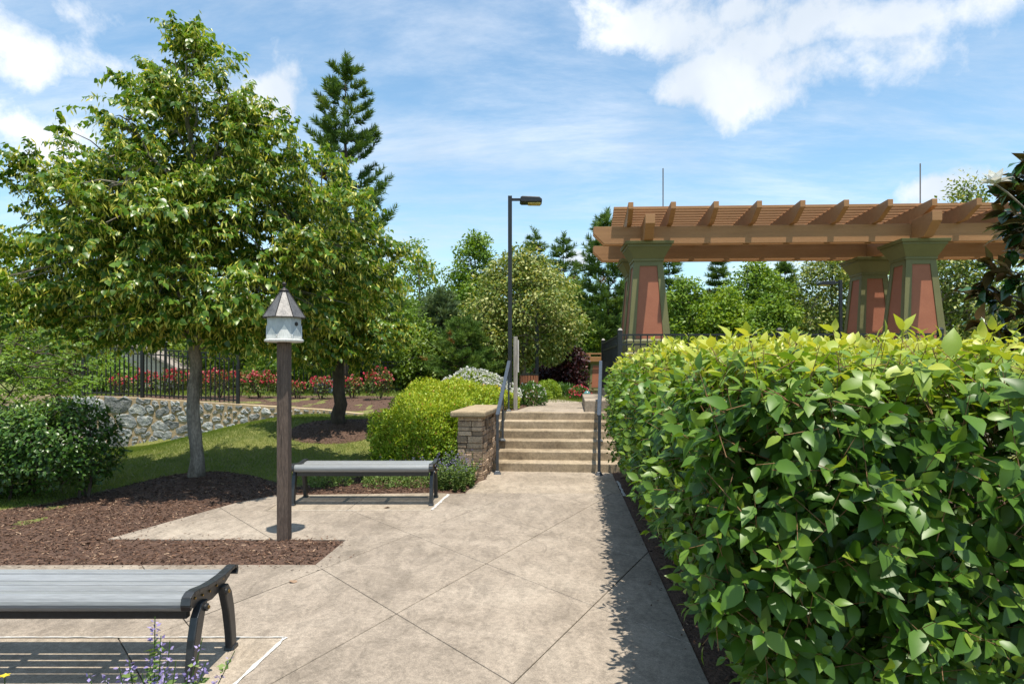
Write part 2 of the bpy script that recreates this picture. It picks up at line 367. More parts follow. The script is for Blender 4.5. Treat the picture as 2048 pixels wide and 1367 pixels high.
M['copper_roof'] = pm('aged_copper', (.07, .07, .074), (.17, .162, .16), 9, 0.5, 0.15, metal=0.25, stretch=(2, 2, .5), fine=(45, .3), rnd=0.12)
M['copper_dark'] = pm('dark_copper', (.02, .018, .018), (.05, .043, .042), 20, 0.5, 0.1, metal=0.4)
M['pergola_wood'] = pm('pergola_board', (.31, .155, .066), (.38, .195, .086), 3, 0.62, 0.15, stretch=(.35, 4, 6), bscale=40, bdist=0.003, fine=(30, .10), rnd=0.05)
M['olive'] = pm('olive_trim', (.128, .122, .046), (.15, .142, .056), 4, 0.6, 0.1, fine=(60, .08), rnd=0.03)
M['brick_red'] = pm('red_panel', (.29, .10, .052), (.33, .118, .062), 5, 0.65, 0.1, fine=(80, .08), rnd=0.04)
M['fieldstone'] = pm('field_stone', (.11, .125, .135), (.28, .295, .305), 7, 0.85, 0.7, c3=(.55, .55, .53), bscale=26, bdist=0.02, rnd=0.38, fine=(70, .35))
M['mortar'] = pm('mortar', (.38, .28, .17), (.50, .39, .26), 9, 0.95, 0.5, bscale=60, fine=(60, .2))
M['ledge'] = pm('ledge_stone', (.17, .12, .085), (.40, .29, .20), 7, 0.9, 0.8, c3=(.28, .20, .14), bscale=30, bdist=0.02, rnd=0.45, fine=(80, .25))
M['cap'] = pm('cap_stone', (.24, .185, .115), (.40, .31, .20), 5, 0.85, 0.5, bscale=50, fine=(70, .25))
M['siding'] = pm('pale_siding', (.40, .36, .31), (.48, .44, .38), 4, 0.7, 0.1, rnd=0.06)
M['shingle'] = pm('shingle', (.20, .17, .15), (.33, .29, .26), 14, 0.9, 0.4)
M['glass'] = pm('dark_glass', (.02, .025, .03), (.03, .035, .04), 4, 0.08, 0)
M['tan_trim'] = pm('tan_trim', (.36, .2, .1), (.42, .25, .13), 5, 0.6, 0.1)
M['slat_wood'] = pm('bin_slat', (.20, .075, .035), (.32, .13, .06), 6, 0.7, 0.3, stretch=(6, 6, .5))
M['lens'] = pm('lamp_lens', (.55, .42, .08), (.75, .66, .3), 60, 0.35, 0.4)
M['gaze'] = pm('glazed_ball', (.06, .17, .17), (.11, .25, .24), 4, 0.12, 0, spec=0.8)
M['rod'] = pm('rod_metal', (.16, .13, .12), (.22, .19, .17), 10, 0.45, 0, metal=0.6)
M['sign_edge'] = pm('sign_edge', (.45, .40, .38), (.62, .58, .56), 8, 0.7, 0.1)

# ------------------------------------------------------------------ terrain
def Yw(X): return np.interp(X, [-40, -9, -4.2, -3.2], [17.0, 14.6, 14.25, 13.7])      # line of the field-stone wall
def Wt(X): return np.interp(X, [-12, -8.7, -3.2], [1.0, 0.94, 0.63])                  # its top
def h_low(X, Y):
    a = S((X + 8.8) / 4.6)
    return S((Y - 8.7) / 4.6) * (0.58 * a - 0.18 * (1 - a))
def h_up(X, Y):
    d = Y - Yw(X)
    u = lerp(Wt(X) - 0.012, 0.86, S((d - 0.3) / 1.6)) * S((-1.2 - X) / 2) + 0.79 * (1 - S((-1.2 - X) / 2))
    return u - 0.75 * S((Y - 17.5) / 12.0) * S((X + 3) / 3.0) - 0.25 * S((Y - 19) / 12.0)
def height(X, Y):
    a = S((X + 3.35) / 1.3)
    st = lerp(Yw(X) + 0.02, 10.1, a); wd = lerp(0.14, 2.6, a)
    b = S((X + 0.75) / 0.1)                      # under and right of the steps
    st = lerp(st, 12.0, b); wd = lerp(wd, 0.3, b)
    t = S((Y - st) / wd)
    lo = h_low(X, Y)
    hh = lo * (1 - t) + h_up(X, Y) * t
    hh = hh - 0.11 * S((X + 5.0) / 0.6) * S((9.0 - Y) / 0.5)
    hh = hh - 0.12 * S((X + 1.3) / 0.25) * S((10.9 - Y) / 0.4) * S((Y - 8.0) / .6)
    return hh - 0.02 * b
def hz(x, y): return float(height(np.array([float(x)]), np.array([float(y)]))[0])
def hl(x, y): return float(h_low(np.array([float(x)]), np.array([float(y)]))[0])

def grid_mesh(name, xs, ys, zf, mat, parent=None, keep=None):
    X, Y = np.meshgrid(xs, ys); Z = zf(X, Y); nx = len(xs)
    V = np.stack([X, Y, Z], -1).reshape(-1, 3)
    i = np.arange(len(ys) - 1)[:, None] * nx + np.arange(nx - 1)[None]
    Fc = np.stack([i, i + 1, i + nx + 1, i + nx], -1).reshape(-1, 4)
    if keep is not None: Fc = Fc[keep(V[Fc].mean(1))]
    used = np.unique(Fc); re = np.full(len(V), -1); re[used] = np.arange(len(used))
    return np_mesh(name, V[used], re[Fc], mat, parent, smooth=True)
xs = np.concatenate([np.linspace(-900, -40, 12)[:-1], np.linspace(-40, -11, 25)[:-1], np.arange(-11, 3, 0.12), np.linspace(3, 40, 35), np.linspace(40, 900, 12)[1:]])
ys = np.concatenate([np.linspace(-300, -6, 8)[:-1], np.linspace(-6, 5, 16)[:-1], np.arange(5, 18, 0.12), np.linspace(18, 60, 40), np.linspace(60, 1500, 14)[1:]])
ground = tag(grid_mesh('ground', xs, ys, height, M['ground']), 'grassy ground rising from the plaza to the upper garden', 'ground', kind='structure')

def seg_dist(px, py, poly):
    """signed distance, positive inside"""
    P = np.array(poly, float); n = len(P); d = np.full(px.shape, 1e9); ins = np.zeros(px.shape, bool)
    for i in range(n):
        a, b = P[i], P[(i + 1) % n]; e = b - a
        t = np.clip(((px - a[0]) * e[0] + (py - a[1]) * e[1]) / max(e @ e, 1e-9), 0, 1)
        d = np.minimum(d, np.hypot(px - a[0] - t * e[0], py - a[1] - t * e[1]))
        c = ((a[1] > py) != (b[1] > py)) & (px < (b[0] - a[0]) * (py - a[1]) / (b[1] - a[1] + 1e-12) + a[0]); ins ^= c
    return np.where(ins, d, -d)
def vnoise(x, y, seed=0):
    """cheap smooth value noise"""
    r = np.random.default_rng(seed).random((64, 64)); xi = np.floor(x).astype(int); yi = np.floor(y).astype(int)
    fx, fy = S(x - xi), S(y - yi); g = lambda a, b: r[a % 64, b % 64]
    return lerp(lerp(g(xi, yi), g(xi + 1, yi), fx), lerp(g(xi, yi + 1), g(xi + 1, yi + 1), fx), fy)

def mulch_bed(label, poly, zbase, n_chip, step=0.06, top=0.016, mounds=(), seed=1, pad=0.18, chip=(0.013, 0.042), fall=0.35, wob=0.0):
    rg = np.random.default_rng(seed); P = np.array(poly)
    def zf(X, Y):
        sdv = seg_dist(X, Y, poly) + wob * (vnoise(X * 3, Y * 3, seed + 5) - .5)
        z = zbase(X, Y) + np.where(sdv > 0, np.minimum(sdv * 0.35, top), np.maximum(sdv * fall, -0.10))
        z = z + np.where(sdv > 0, 0.022 * (vnoise(X * 4, Y * 4, seed) - .5) + 0.014 * (vnoise(X * 17, Y * 17, seed + 1) - .5), 0) * np.clip(sdv * 8, 0, 1)
        for (mx, my, mr, mh) in mounds:
            z = z + mh * S(1 - np.hypot(X - mx, (Y - my)) / mr)
        return z
    x0, y0 = P.min(0) - pad; x1, y1 = P.max(0) + pad
    o = grid_mesh('mulch_bed', np.arange(x0, x1, step), np.arange(y0, y1, step), zf, M['mulch'],
                  keep=lambda c: seg_dist(c[:, 0], c[:, 1], poly) > -pad)
    tag(o, label, 'mulch', kind='structure')
    # loose chips on top
    n = int(n_chip * 2.2); c = np.stack([rg.uniform(x0, x1, n), rg.uniform(y0, y1, n)], -1)
    sdv = seg_dist(c[:, 0], c[:, 1], poly); c = c[sdv > 0.012][:n_chip]; n = len(c)
    Pz = zf(c[:, 0], c[:, 1]) + rg.uniform(0.001, 0.008, n)
    Pp = np.column_stack([c, Pz]); az = rg.uniform(0, 2 * PI, n)
    D = np.column_stack([np.cos(az), np.sin(az), rg.normal(0, .25, n)]); Nn = np.column_stack([rg.normal(0, .4, n), rg.normal(0, .4, n), np.ones(n)])
    size = rg.uniform(chip[0], chip[1], n)
    T = (np.array([(-.16, 0, 0), (.16, .06, 0), (.11, 1, 0), (-.13, .94, .02)]), [(0, 1, 2, 3)])
    leaf_obj('wood_chip', [(T, Pp, D, Nn, size, rg.random(n) ** 1.4)], M['chip'], o)
    return o

TREE1 = (-4.28, 8.8); TREE2 = (-3.19, 12.0)
flat = lambda X, Y: np.zeros_like(X) - 0.010
bedA = [(-1.60, 5.29), (-1.55, 6.06), (-3.785, 6.08), (-3.56, 6.82), (-3.28, 7.7), (-2.97, 8.17), (-2.85, 8.55), (-3.2, 9.0), (-3.7, 9.3), (-4.3, 9.5), (-4.95, 9.2),
        (-5.3, 8.5), (-5.5, 7.6), (-6.2, 6.9), (-7.6, 6.4), (-9, 5.9), (-9, 5.27)]
mulch_bed('brown mulch bed around the birdhouse post and the young linden', bedA, lambda X, Y: h_low(X, Y) - 0.010, 30000, mounds=[(TREE1[0], TREE1[1], 1.15, 0.13)], seed=3, wob=0.06)
bedB = [(-2.93, 8.21), (-.97, 8.34), (-.60, 8.47), (-.44, 9.35), (-.70, 9.75), (-1.9, 9.5), (-2.7, 9.05), (-3.0, 8.65)]
mulch_bed('brown mulch bed behind the bench beside the steps', bedB, lambda X, Y: h_low(X, Y) - 0.010, 7000, seed=4, wob=0.05)
mulch_bed('round mulch ring under the linden in the lawn', [(TREE2[0] + .9 * math.cos(a), TREE2[1] + .95 * math.sin(a)) for a in np.linspace(0, 2 * PI, 17)[:-1]],
          lambda X, Y: height(X, Y), 2500, mounds=[(TREE2[0], TREE2[1], .95, 0.12)], seed=5, wob=0.1, pad=0.3)
edge_r = lambda Y: 1.003 + 0.079 * (Y - 3.29)
bedC = [(edge_r(-1), -1.0), (edge_r(10.1), 10.1), (6.0, 10.1), (6.0, -1.0)]
mulch_bed('dark mulch bed under the big clipped hedge', bedC, flat, 15000, step=0.09, seed=6)
bedD = [(-6, 0.5), (-1.3, 0.5), (-1.43, 3.17), (-6, 3.20)]
mulch_bed('mulch bed in front of the near bench with catmint', bedD, flat, 2500, step=0.08, seed=7)
bedE = [(-10, 15.05), (-9, 14.95), (-4.2, 14.6), (-3.2, 14.1), (-2.4, 13.2), (-1.6, 13.6), (-1.8, 16.2), (-4, 17.0), (-10, 17.3)]
mulch_bed('mulch bed of the rose bushes above the stone wall', bedE, lambda X, Y: height(X, Y) - .01, 4000, step=0.12, seed=8, wob=0.1, pad=0.3)
bedF = [(-1.6, 12.1), (.05, 12.05), (.42, 14.4), (.8, 17), (-1.6, 17)]
mulch_bed('mulch bed left of the upper walk', bedF, lambda X, Y: height(X, Y) + .01, 2200, step=0.12, seed=9)

# lawn: grass blades on the slope
def lawn_blades():
    rg = np.random.default_rng(12); n = 330000
    x = rg.uniform(-10.5, -1.2, n); y = rg.uniform(5.9, 14.6, n)
    ok = (y < Yw(x) - 0.02) & (seg_dist(x, y, bedA) < -0.02 + 0.06 * (rg.random(n) - .5)) & (seg_dist(x, y, bedB) < -0.02) & (np.hypot(x - TREE2[0], (y - TREE2[1])) > 0.86 + 0.1 * rg.random(n))
    ok &= ~((x > -5.0) & (y < 8.9)) & ~((x > -1.0)) & ~((x > -2.2) & (y > 10.4))
    x, y = x[ok], y[ok]; n = len(x)
    P = np.column_stack([x, y, height(x, y) - 0.003]); az = rg.uniform(0, 2 * PI, n)
    D = np.column_stack([np.cos(az) * .55, np.sin(az) * .55, np.ones(n)]); Nn = np.column_stack([-np.sin(az), np.cos(az), rg.normal(0, .3, n)])
    pat = vnoise(x * 1.1, y * 1.1, 3) * .55 + vnoise(x * 5, y * 5, 4) * .3
    t = np.clip(pat * .75 + rg.normal(0.12, .16, n), 0, 1)
    leaf_obj('lawn_grass', [(NEEDLE, P, D, Nn, rg.uniform(.025, .055, n), t)], M['grass'], None)
    o = bpy.data.objects['lawn_grass']; tag(o, 'short mown grass on the slope below the stone wall', 'grass', kind='stuff')
    # widen: blades are thin triangles; scale is in the template
    rg = np.random.default_rng(13); n = 60000
    x = rg.uniform(-12, 2.5, n); y = rg.uniform(14.8, 22, n)
    ok = (y > Yw(x) + .45) & (seg_dist(x, y, bedE) < 0) & (seg_dist(x, y, bedF) < 0) & ~((x > -.2) & (y < 15.2))
    x, y = x[ok], y[ok]; n = len(x); P = np.column_stack([x, y, height(x, y) - .003]); az = rg.uniform(0, 2 * PI, n)
    D = np.column_stack([np.cos(az) * .6, np.sin(az) * .6, np.ones(n)]); Nn = np.column_stack([-np.sin(az), np.cos(az), rg.normal(0, .3, n)])
    o = leaf_obj('upper_grass', [(NEEDLE, P, D, Nn, rg.uniform(.05, .10, n), np.clip(rg.normal(.45, .2, n), 0, 1))], M['grass'], None)
    tag(o, 'grass strip beyond the rose bed on the upper level', 'grass', kind='stuff')
lawn_blades()

# ------------------------------------------------------------------ plaza slabs
E1 = Vector((-.758, .939)); E2 = Vector((.541, 1.081)); ORG = Vector((.005, 3.297))
plaza = empty('plaza', (0, 0, 0), label='concrete plaza scored in diamonds in front of the steps', cat='plaza', kind='structure')
def slabs(poly, lines, mat, parent, z1=0.0, th=0.10, gap=0.003):
    bm = bmesh.new(); bm.faces.new([bm.verts.new((x, y, 0)) for x, y in poly])
    for (p, d) in lines:
        bmesh.ops.bisect_plane(bm, geom=bm.verts[:] + bm.edges[:] + bm.faces[:], plane_co=(p[0], p[1], 0), plane_no=(-d[1], d[0], 0), dist=1e-5)
    for f in list(bm.faces):
        if f.calc_area() < 0.004: continue
        b2 = bmesh.new(); nf = b2.faces.new([b2.verts.new(v.co) for v in f.verts])
        if nf.normal.z == 0: b2.normal_update()
        b2.normal_update()
        if nf.normal.z < 0: nf.normal_flip(); b2.normal_update()
        r = bmesh.ops.inset_individual(b2, faces=[nf], thickness=gap, use_even_offset=True)
        bmesh.ops.delete(b2, geom=r['faces'], context='FACES')
        top = list(b2.faces)
        if not top: b2.free(); continue
        ex = bmesh.ops.extrude_face_region(b2, geom=top)
        vs = [g for g in ex['geom'] if isinstance(g, bmesh.types.BMVert)]
        ts = set(vs)
        for v in b2.verts: v.co.z = z1 if v in ts else z1 - th
        bmesh.ops.recalc_face_normals(b2, faces=b2.faces)
        me = bpy.data.meshes.new('slab'); b2.to_mesh(me); b2.free(); me.materials.append(mat)
        o = link('slab', me, parent)
        m = o.modifiers.new('bevel', 'BEVEL'); m.width = 0.003; m.segments = 1; m.limit_method = 'ANGLE'; m.angle_limit = 1.0
    bm.free()
main = [(.66, -1.0), (edge_r(3.29), 3.29), (edge_r(8.3), 8.3), (-.58, 8.30), (-.80, 8.28), (-.905, 7.30), (-2.75, 7.28), (-2.78, 8.17), (-2.99, 8.16), (-3.28, 7.70), (-3.56, 6.82), (-3.785, 6.08),
        (-1.55, 6.06), (-1.604, 5.285), (-9, 5.27), (-9, 3.86), (-1.345, 3.86), (-1.41, 3.19), (-1.28, 3.16), (-1.2, -1.0)]
gl = []
for k in range(-6, 7):
    gl.append((ORG + E2 * k, E1)); gl.append((ORG + E1 * k, E2))
slabs(main, gl, M['concrete'], plaza)
slabs([(edge_r(8.3), 8.305), (edge_r(10.1), 10.1), (-.36, 10.22), (-.43, 9.35), (-.59, 8.44), (-.6, 8.305)], [((0, 9.3), (1, -.08))], M['concrete_pale'], plaza)
slabs([(-.905, 7.30), (-.80, 8.28), (-.95, 8.325), (-2.78, 8.19), (-2.75, 7.28)], [((-1.85, 7.5), (.05, 1))], M['concrete_pale'], plaza)
slabs([(-9, 3.855), (-1.35, 3.855), (-1.415, 3.19), (-9, 3.205)], [((-1.95, 3.4), (-.55, .65)), ((-4, 3.4), (0, 1))], M['concrete_pale'], plaza)
def caulk(name, pts, w, seed):
    rg = random.Random(seed); mb = MB(); L = []; R = []
    P = []
    for a, b in zip(pts[:-1], pts[1:]):
        k = max(2, int((Vector(b) - Vector(a)).length / 0.05))
        for i in range(k): P.append(Vector(a).lerp(Vector(b), i / k))
    P.append(Vector(pts[-1]))
    for i, p in enumerate(P):
        d = (P[min(i + 1, len(P) - 1)] - P[max(i - 1, 0)]).normalized(); n = Vector((-d.y, d.x))
        a = w * rg.uniform(.25, .8); b = w * rg.uniform(.25, .8)
        L.append(p + n * a); R.append(p - n * b)
    n = len(P); vs = [(q.x, q.y, .0045) for q in L + R]
    mb.add(vs, [(i, i + 1, n + i + 1, n + i) for i in range(n - 1)])
    return mb.build(name, M['caulk'], plaza)
caulk('caulk_line', [(-9, 3.862), (-1.345, 3.858)], .011, 1)
caulk('caulk_line', [(-1.345, 3.858), (-1.41, 3.2)], .021, 2)
caulk('caulk_line', [(-.905, 7.31), (-.80, 8.22)], .03, 3)
caulk('caulk_line', [(-2.75, 7.28), (-.905, 7.30)], .006, 4)
caulk('caulk_line', [(edge_r(8.1) + .02, 8.1), (edge_r(9.2) + .02, 9.2)], .03, 5)

def litter():
    rg = np.random.default_rng(44)
    pts = []
    for poly, n in ((bedA, 420), (bedB, 120), (bedC, 260)):
        P = np.array(poly, float); x0, y0 = P.min(0) - .3; x1, y1 = P.max(0) + .3
        c = np.column_stack([rg.uniform(x0, x1, n * 60), rg.uniform(y0, y1, n * 60)]); d = seg_dist(c[:, 0], c[:, 1], poly)
        ok = (d < -.01) & (rg.random(len(c)) < np.exp(d / .07)) & (seg_dist(c[:, 0], c[:, 1], main) > .02); pts.append(c[ok][:n])
    c = np.concatenate(pts); n = len(c); az = rg.uniform(0, 2 * PI, n)
    T = (np.array([(-.2, 0, 0), (.2, .06, 0), (.14, 1, 0), (-.16, .94, .03)]), [(0, 1, 2, 3)])
    o = leaf_obj('strewn_chips', [(T, np.column_stack([c, np.full(n, .004)]), np.column_stack([np.cos(az), np.sin(az), rg.normal(0, .1, n)]), np.column_stack([rg.normal(0, .2, n), rg.normal(0, .2, n), np.ones(n)]), rg.uniform(.008, .028, n), rg.random(n))], M['chip'], plaza)
    for (x, y, rz, lab) in ((-1.62, 4.83, .6, 'pale fallen leaf on the plaza beside the mulch corner'), (-1.40, 7.44, 2.1, 'dry fallen leaf on the pad under the far bench')):
        e = empty('fallen_leaf', (x, y, .004), rz, lab, 'leaf')
        leaf_obj('blade', [(LEAFH, np.zeros((1, 3)), np.array([[0, 1., .1]]), np.array([[.2, -.1, 1.]]), np.array([.075]), np.array([.95]))], M['chip'], e, kind=None)
litter()

# ------------------------------------------------------------------ steps, pier, handrails
UA = 0.085                                         # the walk turns a little to the right
steps = empty('garden_steps', (-.34, 10.08, 0), -UA, 'six wide tan concrete steps between two dark handrails', 'steps', kind='structure')
RISE, TREAD = 0.1315, 0.36
for i in range(6):
    mb = MB(); y0 = i * TREAD
    mb.box(-.12, 2.25, y0, y0 + TREAD + (.5 if i < 5 else .06), max(0, i * RISE - .3) - .05, (i + 1) * RISE)
    mb.build('step', M['step'], steps, bevel=0.014, seg=3)
upper = empty('upper_walk', (0, 0, 0), label='pale concrete walk leading on from the top of the steps', cat='path', kind='structure')
slabs([(-.1, 12.0), (2.05, 11.78), (1.95, 13.2), (1.72, 15.2), (1.2, 16.6), (.9, 16.6), (.55, 14.6), (.13, 12.6)], [((0, 13.3), (1, -.08)), ((0, 14.8), (1, -.08))], M['concrete_pale'], upper, z1=.7895, th=.2)
kerb = MB(); kerb.prism([(1.34, 11.98), (1.98, 11.9), (2.2, 15.0), (1.62, 15.0)], .74, 1.0, 'z')
kb = kerb.build('kerb_wall', M['concrete_pale'], None, bevel=.015); tag(kb, 'low pale concrete kerb wall at the top of the steps', 'kerb wall')

def ledge_pier():
    root = empty('stone_pier', (-.60, 9.25, 0), -UA * 1.6, 'stacked brown ledgestone pier with flat cap beside the steps', 'pier')
    w, dp, hgt = .36, 1.55, .90
    MB().box(-w / 2 + .03, w / 2 - .03, .03, dp - .03, -.1, hgt).build('core', M['earth'], root)
    rg = random.Random(5)
    def course(L):          # lengths along a face
        out = []; p = 0
        while p < L - .001:
            l = rg.uniform(.09, .22)
            if L - p - l < .07: l = L - p
            out.append((p, min(p + l, L))); p += l
        return out
    z = -.03
    while z < hgt - .01:
        hh = rg.uniform(.045, .12)
        if hgt - z - hh < .045: hh = hgt - z
        for a, b in course(w):
            pr = rg.uniform(-.02, .024)
            MB().box(-w / 2 + a + .003, -w / 2 + b - .003, -pr, .06, z + .003, z + hh - .003).build('stone', M['ledge'], root, bevel=.008)
        for sgn in (1, -1):
            for a, b in course(dp - .065):
                pr = rg.uniform(-.016, .026); x0 = sgn * (w / 2 + pr); x1 = sgn * (w / 2 - .06)
                if sgn < 0 and z < .5: continue
                MB().box(min(x0, x1), max(x0, x1), .063 + a + .003, .063 + b - .003, z + .003, z + hh - .003).build('stone', M['ledge'], root, bevel=.008)
        z += hh
    c = MB(); c.box(-w / 2 - .09, w / 2 + .06, -.09, dp + .05, hgt, hgt + .085); c.build('cap', M['cap'], root, bevel=.025, seg=3)
ledge_pier()

def handrail(p0, p1, label, mids):
    root = empty('handrail', (p0[0], p0[1], 0), 0, label, 'handrail', 'handrails beside the steps')
    o = Vector((p0[0], p0[1], 0)); q = Vector((p1[0], p1[1], 0)) - o
    zt0, zt1 = .895, 1.72
    mb = MB(); mb.bar((0, 0, 0), (0, 0, zt0), .042, .042); mb.build('post', M['rail_paint'], root, bevel=.004)
    for t, zb in mids:
        pt = q * t; mb = MB(); mb.bar((pt.x, pt.y, zb), (pt.x, pt.y, lerp(zt0, zt1, t)), .036, .036); mb.build('post', M['rail_paint'], root, bevel=.004)
        MB().frustum((pt.x - .05, pt.x + .05, pt.y - .05, pt.y + .05), (pt.x - .03, pt.x + .03, pt.y - .03, pt.y + .03), zb, zb + .035).build('base_shoe', M['rail_paint'], root, bevel=.003)
    MB().frustum((.058, .058), (.03, .03), 0, .05).build('base_shoe', M['rail_paint'], root, bevel=.003)
    mb = MB(); mb.bar((0, 0, zt0 - .01), (q.x, q.y, zt1), .062, .036); mb.build('grip', M['rail_paint'], root, bevel=.01, seg=3)
    e = q * 1.0
    MB().bar((e.x, e.y, zt1 + .01), (e.x, e.y, zt1 - .06), .055, .04).build('end_cap', M['rail_paint'], root, bevel=.008)
handrail((-.22, 9.80), (-.055, 12.25), 'dark handrail on the left of the steps beside the stone pier', [(.40, RISE * 3), (.96, .79)])
handrail((1.30, 9.70), (1.66, 12.15), 'dark handrail on the right of the steps beside the hedge', [(.40, RISE * 3), (.96, .79)])

# ------------------------------------------------------------------ field-stone wall with fence
def stone_wall():
    root = empty('stone_wall', (0, 0, 0), label='low grey field-stone retaining wall with tan mortar below the iron fence', cat='wall')
    xs_ = np.concatenate([np.linspace(-12, -4.2, 28), np.linspace(-4.2, -3.15, 8)[1:]])
    F0 = [(x, float(Yw(x))) for x in xs_]
    v = []; f = []
    for i, (x, y) in enumerate(F0):
        zb = hl(x, y) - .2; zt = float(Wt(x))
        v += [(x, y, zb), (x, y, zt), (x, y + .20, zt), (x, y + .20, zb)]
    for i in range(len(F0) - 1):
        a = 4 * i; b = a + 4
        f += [(a, b, b + 1, a + 1), (a + 1, b + 1, b + 2, a + 2), (a + 2, b + 2, b + 3, a + 3)]
    e = 4 * (len(F0) - 1); f += [(0, 1, 2, 3), (e + 3, e + 2, e + 1, e)]
    MB().add(v, f).build('mortar', M['mortar'], root)
    # stones: relaxed random cells over the face, each cell an uneven boulder
    rg = np.random.default_rng(21)
    s0, s1 = -10.2, -3.2
    pts = []
    def ztop(s): return float(Wt(s)) - .015
    def zbot(s): return hl(s, float(Yw(s))) - .06
    while len(pts) < 380:
        s = rg.uniform(s0, s1); 
        if ztop(s) - zbot(s) < .05: continue
        pts.append((s, rg.uniform(zbot(s), ztop(s))))
    pts = np.array(pts)
    sw = 1.45                       # stones wider than high
    gs = np.column_stack([rg.uniform(s0, s1, 30000), rg.uniform(-.35, 1.0, 30000)])
    zt_ = Wt(gs[:, 0]) - .012; zb_ = h_low(gs[:, 0], Yw(gs[:, 0])) - .08
    gs = gs[(gs[:, 1] < zt_) & (gs[:, 1] > zb_)]
    # keep fewer, larger seeds: about 5 per metre of wall per row
    pts = pts[rg.permutation(len(pts))[:128]]
    for it in range(6):
        d = ((gs[:, None, 0] - pts[None, :, 0]) / sw) ** 2 + (gs[:, None, 1] - pts[None, :, 1]) ** 2
        own = d.argmin(1)
        if it < 1:
            for k in range(len(pts)):
                g = gs[own == k]
                if len(g): pts[k] = g.mean(0) * .45 + pts[k] * .55
    for k in range(len(pts)):
        g = gs[own == k]
        if len(g) < 14: continue
        c = g.mean(0); q = g - c; ang = np.arctan2(q[:, 1], q[:, 0]); r = np.hypot(q[:, 0], q[:, 1])
        n = 11; ring = []
        for j in range(n):
            a0 = -PI + 2 * PI * j / n; m = np.abs((ang - a0 + PI) % (2 * PI) - PI) < PI / n * 1.3
            rr = r[m].max() if m.any() else .05
            ring.append((a0, rr))
        gap = .026 + .016 * rg.random(); dep = rg.uniform(.012, .032)
        vs = []
        for lay, (sc_, dd) in enumerate(((1.0, .02), (1.0, -.45), (.88, -.9), (.55, -1.0))):
            for (a0, rr) in ring:
                rr2 = max(rr - gap, .02) * sc_
                s = c[0] + rr2 * math.cos(a0); z = c[1] + rr2 * math.sin(a0)
                y = float(Yw(s)) + (dd if lay == 0 else dd * dep * (1 + rg.uniform(-.5, .3) * (lay > 1)))
                vs.append((s, y, z))
        fs = [(l * n + j, l * n + (j + 1) % n, (l + 1) * n + (j + 1) % n, (l + 1) * n + j) for l in range(3) for j in range(n)]
        fs.append(tuple(range(3 * n, 4 * n)))
        o = MB().add(vs, fs).build('stone', M['fieldstone'], root)
stone_wall()

def picket_fence(name, label, posts, hgt, top2, zf, pitch, parent_group, pw=.066, kw=.023, rail=.03, bottom=.10):
    """posts: list of (x, y); rails follow the ground from post to post"""
    root = empty(name, (posts[0][0], posts[0][1], zf(*posts[0])), 0, label, 'fence', parent_group)
    o = Vector(root.location)
    for (x, y) in posts:
        z = zf(x, y); mb = MB(); p = Vector((x, y, z)) - o
        mb.box(p.x - pw / 2, p.x + pw / 2, p.y - pw / 2, p.y + pw / 2, p.z - .05, p.z + hgt + .04)
        mb.frustum((p.x - pw * .62, p.x + pw * .62, p.y - pw * .62, p.y + pw * .62), (p.x - pw * .3, p.x + pw * .3, p.y - pw * .3, p.y + pw * .3), p.z + hgt + .04, p.z + hgt + .08)
        mb.build('post', M['black'], root, bevel=.003)
    pk = None
    for (a, b) in zip(posts[:-1], posts[1:]):
        A = Vector((a[0], a[1], zf(*a))) - o; B = Vector((b[0], b[1], zf(*b))) - o; d = (B - A).normalized()
        A2 = A + d * (pw / 2); B2 = B - d * (pw / 2)
        for zz in (hgt - rail / 2, hgt - top2, bottom):
            MB().bar(A2 + Vector((0, 0, zz)), B2 + Vector((0, 0, zz)), .028, rail).build('rail', M['black'], root)
        Ln = (B - A).length; n = max(1, int(round(Ln / pitch)))
        for k in range(1, n):
            p = A.lerp(B, k / n)
            if pk is None:
                pk = MB().box(-kw / 2, kw / 2, -kw / 2, kw / 2, .05, hgt - rail - .001).mesh('picket', M['black'])
            link('picket', pk, root, p)
    return root
ztw = lambda x, y: float(Wt(x)) - .02
fp = [(x, float(Yw(x)) + .13) for x in (-9.75, -8.35, -6.12)]
picket_fence('iron_fence', 'black iron picket fence on top of the field-stone wall', fp, 1.14, .13, ztw, .105, 'black picket fences')
picket_fence('iron_fence', 'low black picket fence behind the roses, before the dark trees', [(-6.7, 19.6), (-4.6, 19.9), (-2.4, 20.2)], .95, .12, hz, .13, 'black picket fences')

